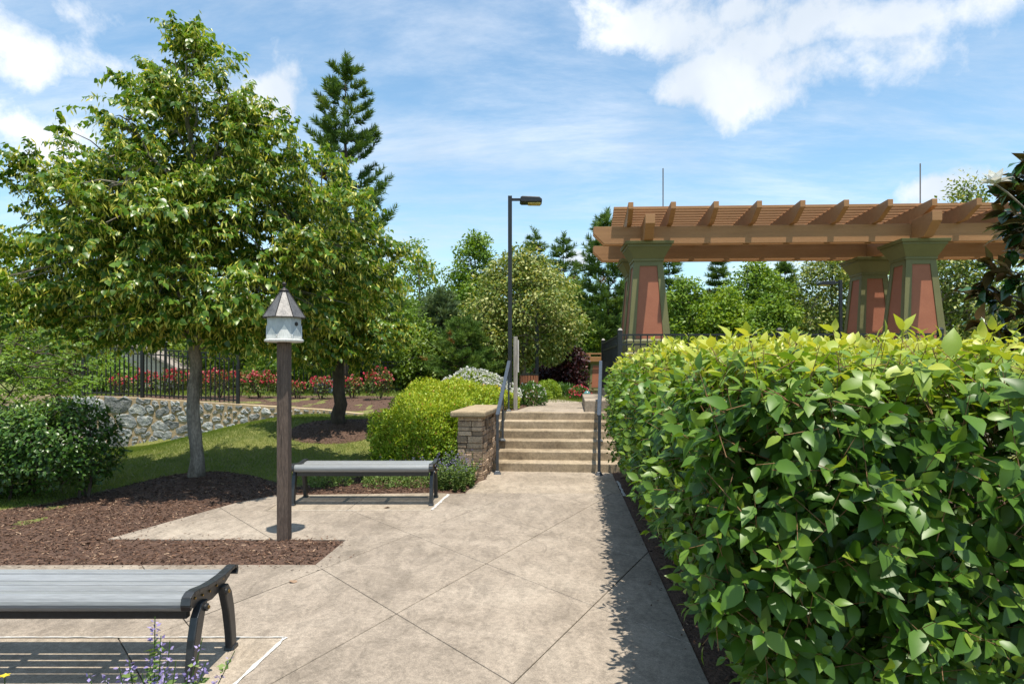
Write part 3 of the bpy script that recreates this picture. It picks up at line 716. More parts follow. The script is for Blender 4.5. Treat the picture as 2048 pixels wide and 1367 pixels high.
# ------------------------------------------------------------------ benches
def bench(loc, label):
    root = empty('park_bench', loc, 0, label, 'bench', 'backless benches on the plaza')
    L = 1.66; D = .50
    def prof(t):      # seat surface height at depth t*D
        return .464 - .022 * math.sin(PI * min(max(t, 0), 1))
    nb = 6; gap = .016; wd = (D - .05 - gap * (nb - 1)) / nb
    # front bullnose board
    pts = []
    for k in range(9):
        a = PI / 2 + PI * k / 8; pts.append((.016 + .042 * math.cos(a) , .430 + .042 * math.sin(a)))
    pts = [(.066, .468)] + pts + [(.066, .392)]
    MB().prism(pts, .045, L - .045, 'x').build('seat_board', M['bench_board'], root, bevel=.004)
    y = .078; n2 = 5; wd = (D - .078 - .03 - gap * (n2 - 1)) / n2
    for k in range(n2):
        t0 = y / D; t1 = (y + wd) / D; tl = .005 if k % 2 else -.003; z0, z1 = prof(t0) - tl, prof(t1) + tl
        MB().prism([(y, z0 - .026), (y + wd, z1 - .026), (y + wd, z1), (y, z0)], .045, L - .045, 'x').build('seat_board', M['bench_board'], root, bevel=.008, seg=2)
        y += wd + gap
    MB().box(.06, L - .06, .045, .085, .335, .388).build('apron_rail', M['casting'], root, bevel=.004)
    MB().box(.10, L - .10, .375, .42, .36, .40).build('apron_rail', M['casting'], root, bevel=.004)
    for x0 in (L * .36, L * .66):
        MB().box(x0 - .02, x0 + .02, .04, .46, .402, .418).build('cross_rib', M['casting'], root)
    for side in (0, 1):
        xa = 0.0 if side == 0 else L - .05
        # end casting: S-shaped ribbon with scrolled ends
        cl = [(-.022, .405), (-.032, .430), (-.022, .462), (.01, .476), (.06, .474), (.15, .460), (.25, .454), (.35, .454), (.44, .463), (.485, .468), (.515, .460), (.522, .438), (.508, .418)]
        th = .020; up = []; dn = []
        for i, p in enumerate(cl):
            a = Vector(cl[max(i - 1, 0)]); b = Vector(cl[min(i + 1, len(cl) - 1)]); d = (b - a).normalized(); n = Vector((-d.y, d.x))
            up.append(Vector(p) + n * th * .5); dn.append(Vector(p) - n * th * .5)
        mb = MB()
        for i in range(len(cl) - 1):
            mb.prism([tuple(dn[i]), tuple(dn[i + 1]), tuple(up[i + 1]), tuple(up[i])], xa, xa + .05, 'x')
        ec = mb.build('end_casting', M['casting'], root, bevel=.004)
        # web plate below the ribbon
        web = [(-.005, .415), (.02, .395), (.09, .385), (.16, .375), (.25, .362), (.34, .375), (.40, .395), (.47, .42), (.50, .455), (.44, .462), (.35, .450), (.25, .446), (.15, .452), (.05, .464)]
        xw = xa + (.012 if side else .026)
        MB().prism(web, xw, xw + .012, 'x').build('web', M['casting'], root)
        for (yb, zb) in ((.06, .436), (.14, .424), (.22, .416), (.30, .420), (.38, .432)):
            xo = xw + .012 if side else xw - .006
            m = MB(); m.lathe([(.007, 0), (.007, .006), (.003, .008)], 8); o = m.build('bolt', M['brass'], root)
            o.location = (xo, yb, zb); o.rotation_euler = (0, PI / 2 if side else -PI / 2, 0)
        # legs, splayed and curved
        for fr in (0, 1):
            if fr == 0: c = [(.015, 0), (.03, .12), (.055, .24), (.09, .34), (.13, .398)]
            else: c = [(.485, 0), (.47, .12), (.445, .24), (.41, .34), (.37, .398)]
            wv = [.031, .034, .038, .041, .034]
            poly = [(c[i][0] - wv[i], c[i][1]) for i in range(5)] + [(c[i][0] + wv[i], c[i][1]) for i in range(4, -1, -1)]
            lg = MB().prism(poly, xa + .004, xa + .046, 'x').build('leg', M['casting'], root, bevel=.006)
            MB().prism([(c[0][0] - .036, 0.0), (c[0][0] + .036, 0.0), (c[0][0] + .030, .022), (c[0][0] - .030, .022)], xa - .004, xa + .054, 'x').build('foot', M['casting'], lg, bevel=.004)
            m = MB(); m.lathe([(.02, 0), (.02, .01), (.012, .014)], 12); o = m.build('knuckle', M['casting'], lg)
            o.location = (xa + (.047 if side else .003), (c[4][0]), .365); o.rotation_euler = (0, PI / 2 if side else -PI / 2, 0)
            m = MB(); m.lathe([(.009, 0), (.009, .006), (.004, .008)], 8); o = m.build('bolt', M['brass'], lg)
            o.location = (xa + (.061 if side else -.011), (c[4][0]), .365); o.rotation_euler = (0, PI / 2 if side else -PI / 2, 0)
    return root
bench((-3.24, 3.23, .0), 'grey slatted backless bench with black cast legs beside the catmint')
bench((-2.575, 7.55, .0), 'grey slatted backless bench in front of the clipped yellow-green bush')

# ------------------------------------------------------------------ birdhouse on a post
def birdhouse():
    px, py = -2.12, 6.05
    post = empty('birdhouse_post', (px, py, -.02), 0.0, 'dark weathered square timber post carrying the white birdhouse', 'post')
    MB().box(-.053, .053, -.053, .053, -.05, 1.855).build('timber', M['post_wood'], post, bevel=.008)
    r = empty('birdhouse', (px, py, 1.836), 0.337, 'white octagonal birdhouse with dark metal cone roof on the timber post', 'birdhouse')
    MB().lathe([(.150, 0), (.172, .006), (.176, .018), (.172, .028), (.150, .031)], 32).build('floor_disc', M['white_paint'], r, smooth=False)
    a0 = PI / 8; R = .160; hb = .205; z0 = .031
    MB().lathe([(R, z0), (R, z0 + hb)], 8, a0=a0).build('house_wall', M['shaded_white'], r)
    for k in range(8):
        A = Vector((R * math.cos(a0 + k * PI / 4), R * math.sin(a0 + k * PI / 4))); B = Vector((R * math.cos(a0 + (k + 1) * PI / 4), R * math.sin(a0 + (k + 1) * PI / 4)))
        n = ((A + B) / 2).normalized(); o = n * .001; p = n * .009; mid = (A + B) / 2; e = (B - A) * .49
        hh = .125 if k % 2 == 1 else .10
        q = [(mid - e, z0 + .001), (mid + e, z0 + .001), (mid + e, z0 + .03), (mid, z0 + hh), (mid - e, z0 + .03)]
        vs = [(v.x + o.x, v.y + o.y, z) for v, z in q] + [(v.x + p.x, v.y + p.y, z) for v, z in q]
        fs = [(4, 3, 2, 1, 0), (5, 6, 7, 8, 9)] + [(i, (i + 1) % 5, 5 + (i + 1) % 5, 5 + i) for i in range(5)]
        MB().add(vs, fs).build('picket_trim', M['white_paint'], r)
        if k in (2, 6):
            m = MB(); m.lathe([(.019, 0), (.019, .004)], 14); h = m.build('entrance_hole', M['copper_dark'], r)
            h.location = (n.x * R * math.cos(PI / 8) , n.y * R * math.cos(PI / 8), z0 + .135); h.rotation_euler = Vector((n.x, n.y, 0)).to_track_quat('Z', 'Y').to_euler()
    ze = z0 + hb - .005; zt = ze + .255; Re = .200; Rt = .028
    for k in range(8):
        a, b = a0 + k * PI / 4, a0 + (k + 1) * PI / 4
        g = .0
        vs = [(Re * math.cos(a), Re * math.sin(a), ze), (Re * math.cos(b), Re * math.sin(b), ze), (Rt * math.cos(b), Rt * math.sin(b), zt), (Rt * math.cos(a), Rt * math.sin(a), zt)]
        vs += [(x * .97, y * .97, z - .008) for x, y, z in vs]
        MB().add(vs, [(0, 1, 2, 3), (7, 6, 5, 4), (0, 4, 5, 1), (1, 5, 6, 2), (2, 6, 7, 3), (3, 7, 4, 0)]).build('roof_panel', M['copper_roof'], r)
        MB().tube([(Re * 1.005 * math.cos(a), Re * 1.005 * math.sin(a), ze), (Rt * math.cos(a), Rt * math.sin(a), zt + .003)], .0042, 5).build('roof_rib', M['copper_dark'], r)
    MB().lathe([(.045, zt - .012), (.042, zt - .004), (.028, zt + .008), (.014, zt + .02), (.009, zt + .03), (.009, zt + .038), (.016, zt + .045), (.021, zt + .056), (.017, zt + .067), (.006, zt + .075)], 16).build('finial', M['copper_dark'], r, smooth=True)
birdhouse()

# ------------------------------------------------------------------ pergola on its terrace
TZ = 1.13
terr = MB(); terr.prism([(1.72, 11.02), (14.5, 10.4), (15.0, 17.0), (2.25, 17.0)], -.1, TZ, 'z')
tag(terr.build('terrace', M['concrete_pale'], None, bevel=.02), 'raised concrete terrace under the pergola behind the railing', 'terrace', kind='structure')
PSH = 0.075
def pergola():
    r = empty('pergola', (2.55, 12.35, TZ), -0.047, 'large brown timber pergola on tapered olive and red columns', 'pergola')
    Wd, Dp = 4.93, 1.95
    zc = 2.80                       # top of caps
    # columns
    for i in range(3):
        for j in range(2):
            c = empty('column', (i * Wd + PSH * j * Dp, j * Dp, 0), 0, parent=r)
            MB().frustum((.50, .50), (.50, .50), 0, .46).frustum((.505, .505), (.48, .48), .46, .50).build('pedestal', M['olive'], c, bevel=.008)
            MB().frustum((.47, .47), (.47, .47), .50, .72).frustum((.475, .475), (.43, .43), .72, .76).frustum((.43, .43), (.425, .425), .76, .96).frustum((.43, .43), (.40, .40), .96, 1.0).build('plinth', M['olive'], c, bevel=.006)
            b, t, z0, z1 = .385, .265, 1.0, 2.46
            MB().frustum((b - .02, b - .02), (t - .02, t - .02), z0, z1).build('shaft_core', M['olive'], c)
            for s in range(4):
                a = s * PI / 2; ca, sa = math.cos(a), math.sin(a)
                def rot(p): return (p[0] * ca - p[1] * sa, p[0] * sa + p[1] * ca, p[2])
                def face(u0b, u1b, u0t, u1t, za, zb, d0, d1):
                    ta = (za - z0) / (z1 - z0); tb = (zb - z0) / (z1 - z0); ea = lerp(b, t, ta); eb = lerp(b, t, tb)
                    vs = [(u0b * ea, -ea + d0, za), (u1b * ea, -ea + d0, za), (u1t * eb, -eb + d0, zb), (u0t * eb, -eb + d0, zb)]
                    vs += [(u0b * ea, -ea + d1, za), (u1b * ea, -ea + d1, za), (u1t * eb, -eb + d1, zb), (u0t * eb, -eb + d1, zb)]
                    return [rot(v) for v in vs], [(0, 1, 2, 3), (7, 6, 5, 4), (0, 4, 5, 1), (1, 5, 6, 2), (2, 6, 7, 3), (3, 7, 4, 0)]
                MB().add(*face(-.66, .66, -.58, .58, z0 + .002, z1 - .10, .017, .035)).build('red_panel', M['brick_red'], c)
                e = 1.0 if s % 2 == 0 else .955
                MB().add(*face(-e, -.66, -e, -.58, z0, z1, 0, .03)).build('stile', M['olive'], c, bevel=.003)
                MB().add(*face(.66, e, .58, e, z0, z1, 0, .03)).build('stile', M['olive'], c, bevel=.003)
                MB().add(*face(-.60, .60, -.578, .578, z1 - .10, z1, .001, .03)).build('top_rail', M['olive'], c)
            MB().frustum((.285, .285), (.285, .285), z1 - .01, z1 + .03).frustum((.28, .28), (.39, .39), z1 + .03, zc - .10).build('capital', M['olive'], c, bevel=.003)
            MB().frustum((.40, .40), (.40, .40), zc - .10, zc - .055).frustum((.43, .43), (.44, .44), zc - .055, zc).build('cap_slab', M['olive'], c, bevel=.004)
    # main beams, butted against the cross beams over the columns
    zb0, zb1 = zc + .002, zc + .33
    xL = -1.0; xR = 2 * Wd + 1.0; hw = .085
    for j in range(2):
        y0 = j * Dp; sx = PSH * y0
        edges = [xL, 0, Wd, 2 * Wd, xR]
        for k in range(4):
            a = edges[k] + (hw + .004 if k > 0 else 0) + sx; b = edges[k + 1] - (hw + .004 if k < 3 else 0) + sx
            for off in (-.115, .055):
                pts = [(a, zb0), (b, zb0), (b, zb1), (a, zb1)]
                if k == 0: pts = [(a, zb1 - .13), (a + .20, zb0), (b, zb0), (b, zb1), (a, zb1)]
                if k == 3: pts = [(a, zb0), (b - .20, zb0), (b, zb1 - .13), (b, zb1), (a, zb1)]
                MB().prism(pts, y0 + off, y0 + off + .06, 'y').build('main_beam', M['pergola_wood'], r, bevel=.004)
    for i in range(3):
        x = i * Wd; yf, yb = -.86, Dp + .86; zt = zb1 + .055
        pts = [(yf, zt), (yf, zt - .16), (yf + .30, zb0), (yb - .30, zb0), (yb, zt - .16), (yb, zt)]
        MB().prism(pts, x - hw, x + hw, 'x', sh=PSH).build('cross_beam', M['pergola_wood'], r, bevel=.004)
    # rafters
    zr0, zr1 = zb1 + .003, zb1 + .29; n = 0
    for k in range(16):
        x = -.335 + k * .752
        yf, yb = -.78, Dp + .78
        z0 = zr0 + (.055 if any(abs(x - i * Wd) < .15 for i in range(3)) else 0)
        pts = [(yf, zr1), (yf, zr1 - .12), (yf + .42, z0), (yb - .42, z0), (yb, zr1 - .12), (yb, zr1)]
        MB().prism(pts, x - .045, x + .045, 'x', sh=PSH).build('rafter', M['pergola_wood'], r, bevel=.004)
    for k in range(11):
        y = -.20 + k * .215
        MB().box(-.62 + PSH * y, 2 * Wd + 1.3 + PSH * y, y - .028, y + .028, zr1 + .002, zr1 + .055).build('slat', M['pergola_wood'], r, bevel=.003)
    for (x, y, hh) in ((.28, -.2, .72), (4.95, -.2, .74), (4.6, Dp + .3, .55)):
        MB().tube([(x, y, zr1 + .05), (x, y, zr1 + .05 + hh)], .011, 6).build('rod', M['rod'], r)
pergola()

def terrace_rail(pts, label):
    root = empty('terrace_railing', (pts[0][0], pts[0][1], TZ), 0, label, 'railing')
    o = Vector((pts[0][0], pts[0][1], 0)); hgt = 1.05; pk = MB().box(-.009, .009, -.009, .009, .08, hgt - .19).mesh('picket', M['black'])
    ps = MB().box(-.009, .009, -.009, .009, hgt - .165, hgt - .03).mesh('picket', M['black'])
    for (x, y) in pts:
        p = Vector((x, y, 0)) - o; mb = MB()
        mb.box(p.x - .038, p.x + .038, p.y - .038, p.y + .038, 0, hgt + .06).frustum((p.x - .046, p.x + .046, p.y - .046, p.y + .046), (p.x - .02, p.x + .02, p.y - .02, p.y + .02), hgt + .06, hgt + .10)
        mb.build('post', M['black'], root, bevel=.003)
    for a, b in zip(pts[:-1], pts[1:]):
        A = Vector((a[0], a[1], 0)) - o; B = Vector((b[0], b[1], 0)) - o; d = (B - A).normalized() * .04
        for zz in (hgt - .015, hgt - .18, .08):
            MB().bar(A + d + Vector((0, 0, zz)), B - d + Vector((0, 0, zz)), .032, .03).build('rail', M['black'], root)
        n = int((B - A).length / .115)
        for k in range(1, n):
            p = A.lerp(B, k / n); link('picket', pk, root, p); link('picket', ps, root, p)
terrace_rail([(2.13, 15.2), (1.86, 11.2), (4.55, 11.06), (7.2, 10.93)], 'black metal railing along the terrace edge before the pergola columns')

# ------------------------------------------------------------------ street furniture
def lamp(x, y, zt, label, flip=False, hs=1.0):
    zb = hz(x, y); r = empty('lamp_post', (x, y, zb), 0, label, 'lamp post', 'square lamp posts'); H = zt - zb; s = -1 if flip else 1
    MB().box(-.042, .042, -.042, .042, 0, H).build('pole', M['black'], r, bevel=.004)
    MB().frustum((.11, .11), (.08, .08), -.02, .05).build('base_plate', M['black'], r)
    MB().box(min(s * .042, s * .22), max(s * .042, s * .22), -.02, .02, H - .10, H - .05).build('arm', M['black'], r)
    x0 = s * .20; x1 = s * .66
    pts = [(x0, H - .13), (x0 + s * .02, H - .045), (x0 + s * .06, H - .03), (x1 - s * .06, H - .045), (x1, H - .09), (x1, H - .155), (x0 + s * .04, H - .155)]
    hd = MB().prism(pts, -.15, .15, 'y').build('lamp_head', M['black'], r, bevel=.015)
    MB().prism([(x0 + s * .16, H - .156), (x1 - s * .02, H - .156), (x1 - s * .03, H - .178), (x0 + s * .18, H - .175)], -.12, .12, 'y').build('lens', M['lens'], hd, bevel=.01)
    return r
lamp(PX(1020, 13.5), 13.5, PZ(392, 13.5), 'tall black lamp post rising behind the left handrail')
lamp(PX(1681, 19.5), 19.5, PZ(560, 19.5), 'black lamp post seen under the pergola between its columns', flip=True)
lp = empty('lamp_post', (PX(1074, 19), 19.0, hz(PX(1074, 19), 19)), 0, 'plain black pole behind the slatted litter bin', 'pole')
MB().box(-.05, .05, -.05, .05, 0, 2.9).build('pole', M['black'], lp, bevel=.004)
MB().frustum((.12, .12), (.09, .09), 0, .06).build('base_plate', M['black'], lp)

wp = empty('wood_post', (PX(1032, 12.45), 12.45, .79), 0, 'grey weathered wooden sign post at the top of the steps', 'post')
MB().box(-.048, .030, -.045, .045, -.05, 1.40).build('timber', M['grey_wood'], wp, bevel=.006)
MB().box(.032, .055, -.02, .55, .72, 1.34).build('sign_board', M['sign_edge'], wp, bevel=.003)

def bin_():
    x, y = PX(1058, 16.4), 16.4; z = hz(x, y); r = empty('litter_bin', (x, y, z), 0, 'round litter bin clad in reddish wooden slats', 'bin')
    MB().lathe([(.20, .03), (.20, .60), (.17, .60), (.17, .10)], 20).build('liner', M['black'], r)
    me = MB().box(-.028, .028, -.012, .012, .02, .64).mesh('slat', M['slat_wood'])
    for k in range(20):
        a = 2 * PI * k / 20; o = link('slat', me, r, (.222 * math.cos(a), .222 * math.sin(a), 0)); o.rotation_euler = (0, 0, a + PI / 2)
    MB().lathe([(.215, .65), (.24, .65), (.24, .67), (.15, .67), (.15, .65)], 20).build('rim', M['black'], r)
bin_()

gb = empty('gazing_ball', (PX(1174, 16.2), 16.2, .80), 0, 'small turquoise glazed ball beside the red flowers', 'garden ball')
MB().lathe([(.05, -.1), (.05, .02), (.035, .04), (.05, .06)], 14).build('stand', M['cap'], gb)
prof = [(.093 * math.sin(t), .135 - .093 * math.cos(t)) for t in np.linspace(.3, PI - .02, 12)]
MB().lathe(prof, 18).build('ball', M['gaze'], gb, smooth=True)

def arbor():
    Y = 23.5; x = PX(1191, Y); zb = PZ(801, Y)
    r = empty('small_arbor', (x, Y, zb), -.05, 'small distant arbor with orange timbers and one red panelled column', 'arbor'); r.scale = (.82, .82, .82)
    MB().frustum((.36, .36), (.34, .34), -.6, .46).build('stone_base', M['ledge'], r, bevel=.03)
    MB().frustum((.38, .38), (.36, .36), .46, .54).build('plinth', M['olive'], r)
    MB().frustum((.30, .30), (.19, .19), .54, 1.62).build('shaft', M['olive'], r, bevel=.01)
    MB().add([(-.20, -.302, .60), (.20, -.302, .60), (.125, -.206, 1.55), (-.125, -.206, 1.55), (-.20, -.27, .60), (.20, -.27, .60), (.125, -.17, 1.55), (-.125, -.17, 1.55)],
             [(0, 1, 2, 3), (7, 6, 5, 4), (0, 4, 5, 1), (1, 5, 6, 2), (2, 6, 7, 3), (3, 7, 4, 0)]).build('red_panel', M['brick_red'], r)
    MB().frustum((.20, .20), (.28, .28), 1.62, 1.72).build('cap', M['olive'], r)
    for yy in (-.2, .2):
        MB().box(-.5, 3.4, yy - .04, yy + .04, 1.722, 1.93).build('main_beam', M['pergola_wood'], r, bevel=.01)
    for k in range(6):
        xx = -.3 + .62 * k; MB().box(xx - .05, xx + .05, -.55, .55, 1.932, 2.05).build('rafter', M['pergola_wood'], r)
    for yy in (-.4, 0, .4):
        MB().box(-.6, 3.5, yy - .03, yy + .03, 2.052, 2.10).build('slat', M['pergola_wood'], r)
    MB().frustum((2.64, 3.36, -.36, .36), (2.66, 3.34, -.34, .34), -.6, .46).frustum((2.72, 3.28, -.28, .28), (2.81, 3.19, -.19, .19), .462, 1.72).build('far_column', M['olive'], r)
arbor()

def shed():
    Y = 23.0; x0, x1 = PX(150, Y), PX(349, Y); zb = .55
    r = empty('garden_building', (x0, Y, zb), 0, 'pale building with lap siding and a tan framed window behind the iron fence', 'building')
    w = x1 - x0; hl_, hr = 1.75, 1.05; xk = w * .62
    MB().prism([(0.02, -.6), (w - .02, -.6), (w - .02, hr), (xk, hl_), (0.02, hl_)], .02, 3.0, 'y').build('wall', M['siding'], r)
    n = 17
    for k in range(n):
        za = -.1 + k * .11
        xr = w if za + .11 < hr else xk + (w - xk) * max(0, (hl_ - za - .11) / (hl_ - hr))
        if za + .10 > hl_: break
        MB().prism([(.0, za), (0.018, za), (.012, za + .108), (.0, za + .108)], 0, max(xr, .2), 'x').build('siding_board', M['siding'], r)
        r.children[-1].rotation_euler = (0, 0, 0)
    for ch in [c for c in r.children if c.name.startswith('siding_board')]:
        ch.scale = (1, -1, 1)
    MB().prism([(xk - .3, hl_ + .04), (xk, hl_ + .04), (w + .25, hr - .10), (w + .25, hr - .02), (xk, hl_ + .13), (-.3, hl_ + .13), (-.3, hl_ + .04)], -.25, 3.2, 'y').build('roof', M['shingle'], r)
    f = MB(); f.box(.62, .70, -.06, -.02, .0, .75).box(1.20, 1.28, -.06, -.02, .0, .75).box(.62, 1.28, -.065, -.02, .75, .83)
    f = f.build('window_frame', M['tan_trim'], r)
    MB().box(.70, 1.20, -.035, -.02, .0, .75).build('pane', M['glass'], f)
shed()

sp = empty('stone_pillar', (PX(660, 18.6), 18.6, hz(PX(660, 18.6), 18.6)), .1, 'low grey stone pillar with pale cap behind the lawn linden', 'pillar')
for k in range(4):
    for s in (-1, 1):
        MB().box(min(s * .005, s * (.42 - .02 * (k % 2))), max(s * .005, s * (.42 - .02 * (k % 2))), -.3, .3, k * .095 - .05, k * .095 + .04).build('stone', M['fieldstone'], sp, bevel=.02)
MB().box(-.48, .48, -.36, .36, .335, .40).build('cap', M['sign_edge'], sp, bevel=.012)

def lantern(x, y, zt):
    zb = hz(x, y); H = zt - zb; r = empty('globe_lantern', (x, y, zb), 0, 'black post lantern standing behind the iron fence', 'lantern')
    MB().lathe([(.09, 0), (.09, .2), (.05, .3), (.04, H - .55), (.06, H - .5), (.03, H - .47)], 10).build('pole', M['black'], r)
    MB().lathe([(.07, H - .47), (.13, H - .2), (.13, H - .17)], 8).build('glass', M['sign_edge'], r)
    MB().lathe([(.16, H - .17), (.12, H - .1), (.03, H - .04), (.015, H)], 8).build('hood', M['black'], r)
lantern(PX(331, 21), 21, PZ(655, 21))

# ------------------------------------------------------------------ vegetation generators
def rand_dirs(rg, n): return unit(rg.normal(0, 1, (n, 3)))
def shoots(rg, P0, D0, L, k, leaf, droop, tint, T=LEAFH, spread=.8, bract=0.0, jitter=.25):
    """leaves set along shoots; returns leaf parts"""
    n = len(P0); t = np.linspace(.18, 1.0, k)
    P = P0[:, None] + D0[:, None] * (L[:, None, None] * t[None, :, None]); P[:, :, 2] -= (L[:, None] * droop * .45) * t[None] ** 2
    Dd = np.repeat(D0[:, None], k, 1).copy(); Dd[:, :, 2] -= droop * .8 * t[None]
    side = np.cross(D0, np.array([0, 0, 1.0])) + 1e-3; side = unit(side)
    sg = np.where(np.arange(k) % 2 == 0, 1.0, -1.0)
    LD = Dd * .55 + side[:, None] * (sg[None, :, None] * spread) + rg.normal(0, jitter, (n, k, 3)); LD[:, :, 2] -= droop
    NN = rg.normal(0, .45, (n, k, 3)); NN[:, :, 2] += 1.0; NN += D0[:, None] * .35
    P = P.reshape(-1, 3); LD = LD.reshape(-1, 3); NN = NN.reshape(-1, 3); m = len(P)
    tt = np.clip(np.repeat(tint, k) + rg.normal(0, .13, m), 0, .82)
    size = leaf * rg.uniform(.65, 1.15, m)
    out = [(T, P, LD, NN, size, tt)]
    if bract:
        q = np.repeat(np.arange(m), 2)[rg.random(2 * m) < bract * .8]; b = P[q] + rg.normal(0, .03, (len(q), 3))
        bd = rg.normal(0, .45, b.shape); bd[:, 2] -= .9
        out.append((BRACT, b, bd, rg.normal(0, .6, b.shape) + (0, -.4, .8), leaf * rg.uniform(.7, 1.25, len(b)), rg.uniform(.86, 1.0, len(b))))
    return out

def broadleaf(label, base, top, z0, env, ncl, mat, leaf, seed, trunk_r=.09, bark='bark', group=None, cat='tree', name='tree', per=6, k=9, L=(.3, .55), droop=.55,
              bract=0.0, limbs=11, T=LEAFH, off=(0, 0), near=True, shell=.62, noise=.26, upright=.35, sq=1.0, cl_r=.30):
    """env: list of (t, radius) from crown bottom (t=0) to top (t=1)"""
    rg = np.random.default_rng(seed); r = random.Random(seed)
    bx, by, bz = base; root = empty(name, base, 0, label, cat, group)
    H = top - bz; c0 = z0 - bz
    et = np.array([e[0] for e in env]); er = np.array([e[1] for e in env])
    def axis(z): u = np.clip((z - c0 * .6) / (H - c0 * .6), 0, 1); return np.stack([off[0] * u, off[1] * u], -1)
    ph = rg.uniform(0, 6.28, 6)
    def envr(z, az):
        t = (z - c0) / (H - c0); b = np.interp(t, et, er)
        return b * (1 + noise * (.5 * np.sin(3 * az + ph[0] + 2.2 * z) + .5 * np.sin(5 * az + ph[1] - 3.1 * z) + .35 * np.sin(2 * az + ph[2] + 5 * z)))
    # trunk
    zs = np.concatenate([np.linspace(-.06, c0, 7), np.linspace(c0, H * .97, 9)[1:]])
    wob = rg.normal(0, .022, (len(zs), 2)); wob[0] = 0; ax = axis(zs)
    tp = [(ax[i, 0] + wob[i, 0], ax[i, 1] + wob[i, 1], zs[i]) for i in range(len(zs))]
    rr = [max(.008, trunk_r * (1 - .18 * min(1, z / max(c0, .1)) if z < c0 else .82 * (1 - (z - c0) / (H - c0)) ** .9) + (trunk_r * .4 * max(0, 1 - max(z, 0) / .28) ** 2)) for z in zs]
    MB().tube(tp, rr, 12 if near else 7).build('trunk', M[bark], root, smooth=True)
    br = MB(); limb_pts = []
    for i in range(limbs):
        u = (i + .5) / limbs; zb = c0 * (.92 if i < 4 else 1) + (H - c0) * .80 * u ** 1.15 * (1 if i >= 4 else .25); az = i * 2.39996 + ph[3]
        ze = min(zb + (.10 + upright * r.uniform(.6, 1.3)) * (H - c0) * (1 - .5 * u), H * .96); R = float(envr(np.array(ze), np.array(az))) * .74
        a0 = axis(np.array(zb)); a1 = axis(np.array(ze)); P = []
        for q in np.linspace(0, 1, 6):
            P.append((a0[0] * (1 - q) + a1[0] * q + math.cos(az) * R * q + r.gauss(0, .03), a0[1] * (1 - q) + a1[1] * q + math.sin(az) * R * q * sq + r.gauss(0, .03), zb + (ze - zb) * q ** .85 + r.gauss(0, .02)))
        r0 = trunk_r * .42 * (1 - .6 * u); br.tube(P, [r0 * (1 - .75 * q) for q in np.linspace(0, 1, 6)], 6 if near else 4)
        limb_pts += P
    for z in np.linspace(c0, H * .93, 14):
        a = axis(np.array(z)); limb_pts.append((a[0], a[1], z))
    LP = np.array(limb_pts)
    # clusters
    zc = c0 + (H - c0) * rg.random(ncl * 6); azc = rg.uniform(0, 2 * PI, ncl * 6); er_ = envr(zc, azc)
    keep = rg.random(len(zc)) < np.maximum(er_, .05) / er_.max(); zc, azc, er_ = zc[keep][:ncl], azc[keep][:ncl], er_[keep][:ncl]
    n = len(zc)
    f = np.where(rg.random(n) < .72, rg.uniform(shell, 1.0, n), rg.uniform(.15, shell, n))
    a = axis(zc); C = np.column_stack([a[:, 0] + np.cos(azc) * er_ * f, a[:, 1] + np.sin(azc) * er_ * f * sq, zc])
    outw = np.column_stack([np.cos(azc), np.sin(azc), np.full(n, .25) + .9 * ((zc - c0) / (H - c0)) ** 2])
    for i in range(n):
        d = LP - C[i]; d2 = (d ** 2).sum(1) + 2.0 * np.maximum(d[:, 2], 0) ** 2; j = int(d2.argmin()); p = LP[j]
        mid = p * .5 + C[i] * .5 + (0, 0, .05)
        if near or i % 3 == 0: br.tube([tuple(p), tuple(mid), tuple(C[i])], [.012 if near else .02, .008 if near else .013, .004], 4 if near else 3)
    br.build('branches', M[bark], root)['kind'] = 'stuff'
    ct = rg.normal(.36, .12, n)                      # each clump has its own green
    if near:
        P0 = np.repeat(C, per, 0); D0 = unit(np.repeat(unit(outw), per, 0) * .9 + rand_dirs(rg, n * per) * .75 + (0, 0, .12))
        Ls = rg.uniform(L[0], L[1], n * per); P0 = P0 - D0 * (Ls * .35)[:, None] + rg.normal(0, .10, P0.shape)
        parts = shoots(rg, P0, D0, Ls, k, leaf, droop, np.repeat(ct, per), T, bract=bract)
    else:
        m = per * k; P = np.repeat(C, m, 0); o = rand_dirs(rg, n * m) * (rg.random(n * m) ** .45)[:, None] * np.array([cl_r, cl_r, cl_r * .75]) * np.repeat(rg.uniform(.75, 1.3, n), m)[:, None]
        P = P + o; D = unit(o) * .7 + rg.normal(0, .5, P.shape); D[:, 2] -= droop * .6
        N = rg.normal(0, .5, P.shape) + unit(o) * .6; N[:, 2] += .7
        tt = np.clip(np.repeat(ct, m) + rg.normal(.08, .16, n * m), 0, .82 if bract else 1)
        if bract: q = rg.random(n * m) < bract * np.repeat(rg.uniform(.3, 1.7, n), m); tt[q] = rg.uniform(.85, 1, q.sum())
        parts = [(T, P, D, N, leaf * rg.uniform(.6, 1.2, n * m), tt)]
    leaf_obj('crown', parts, M[mat], root)
    return root

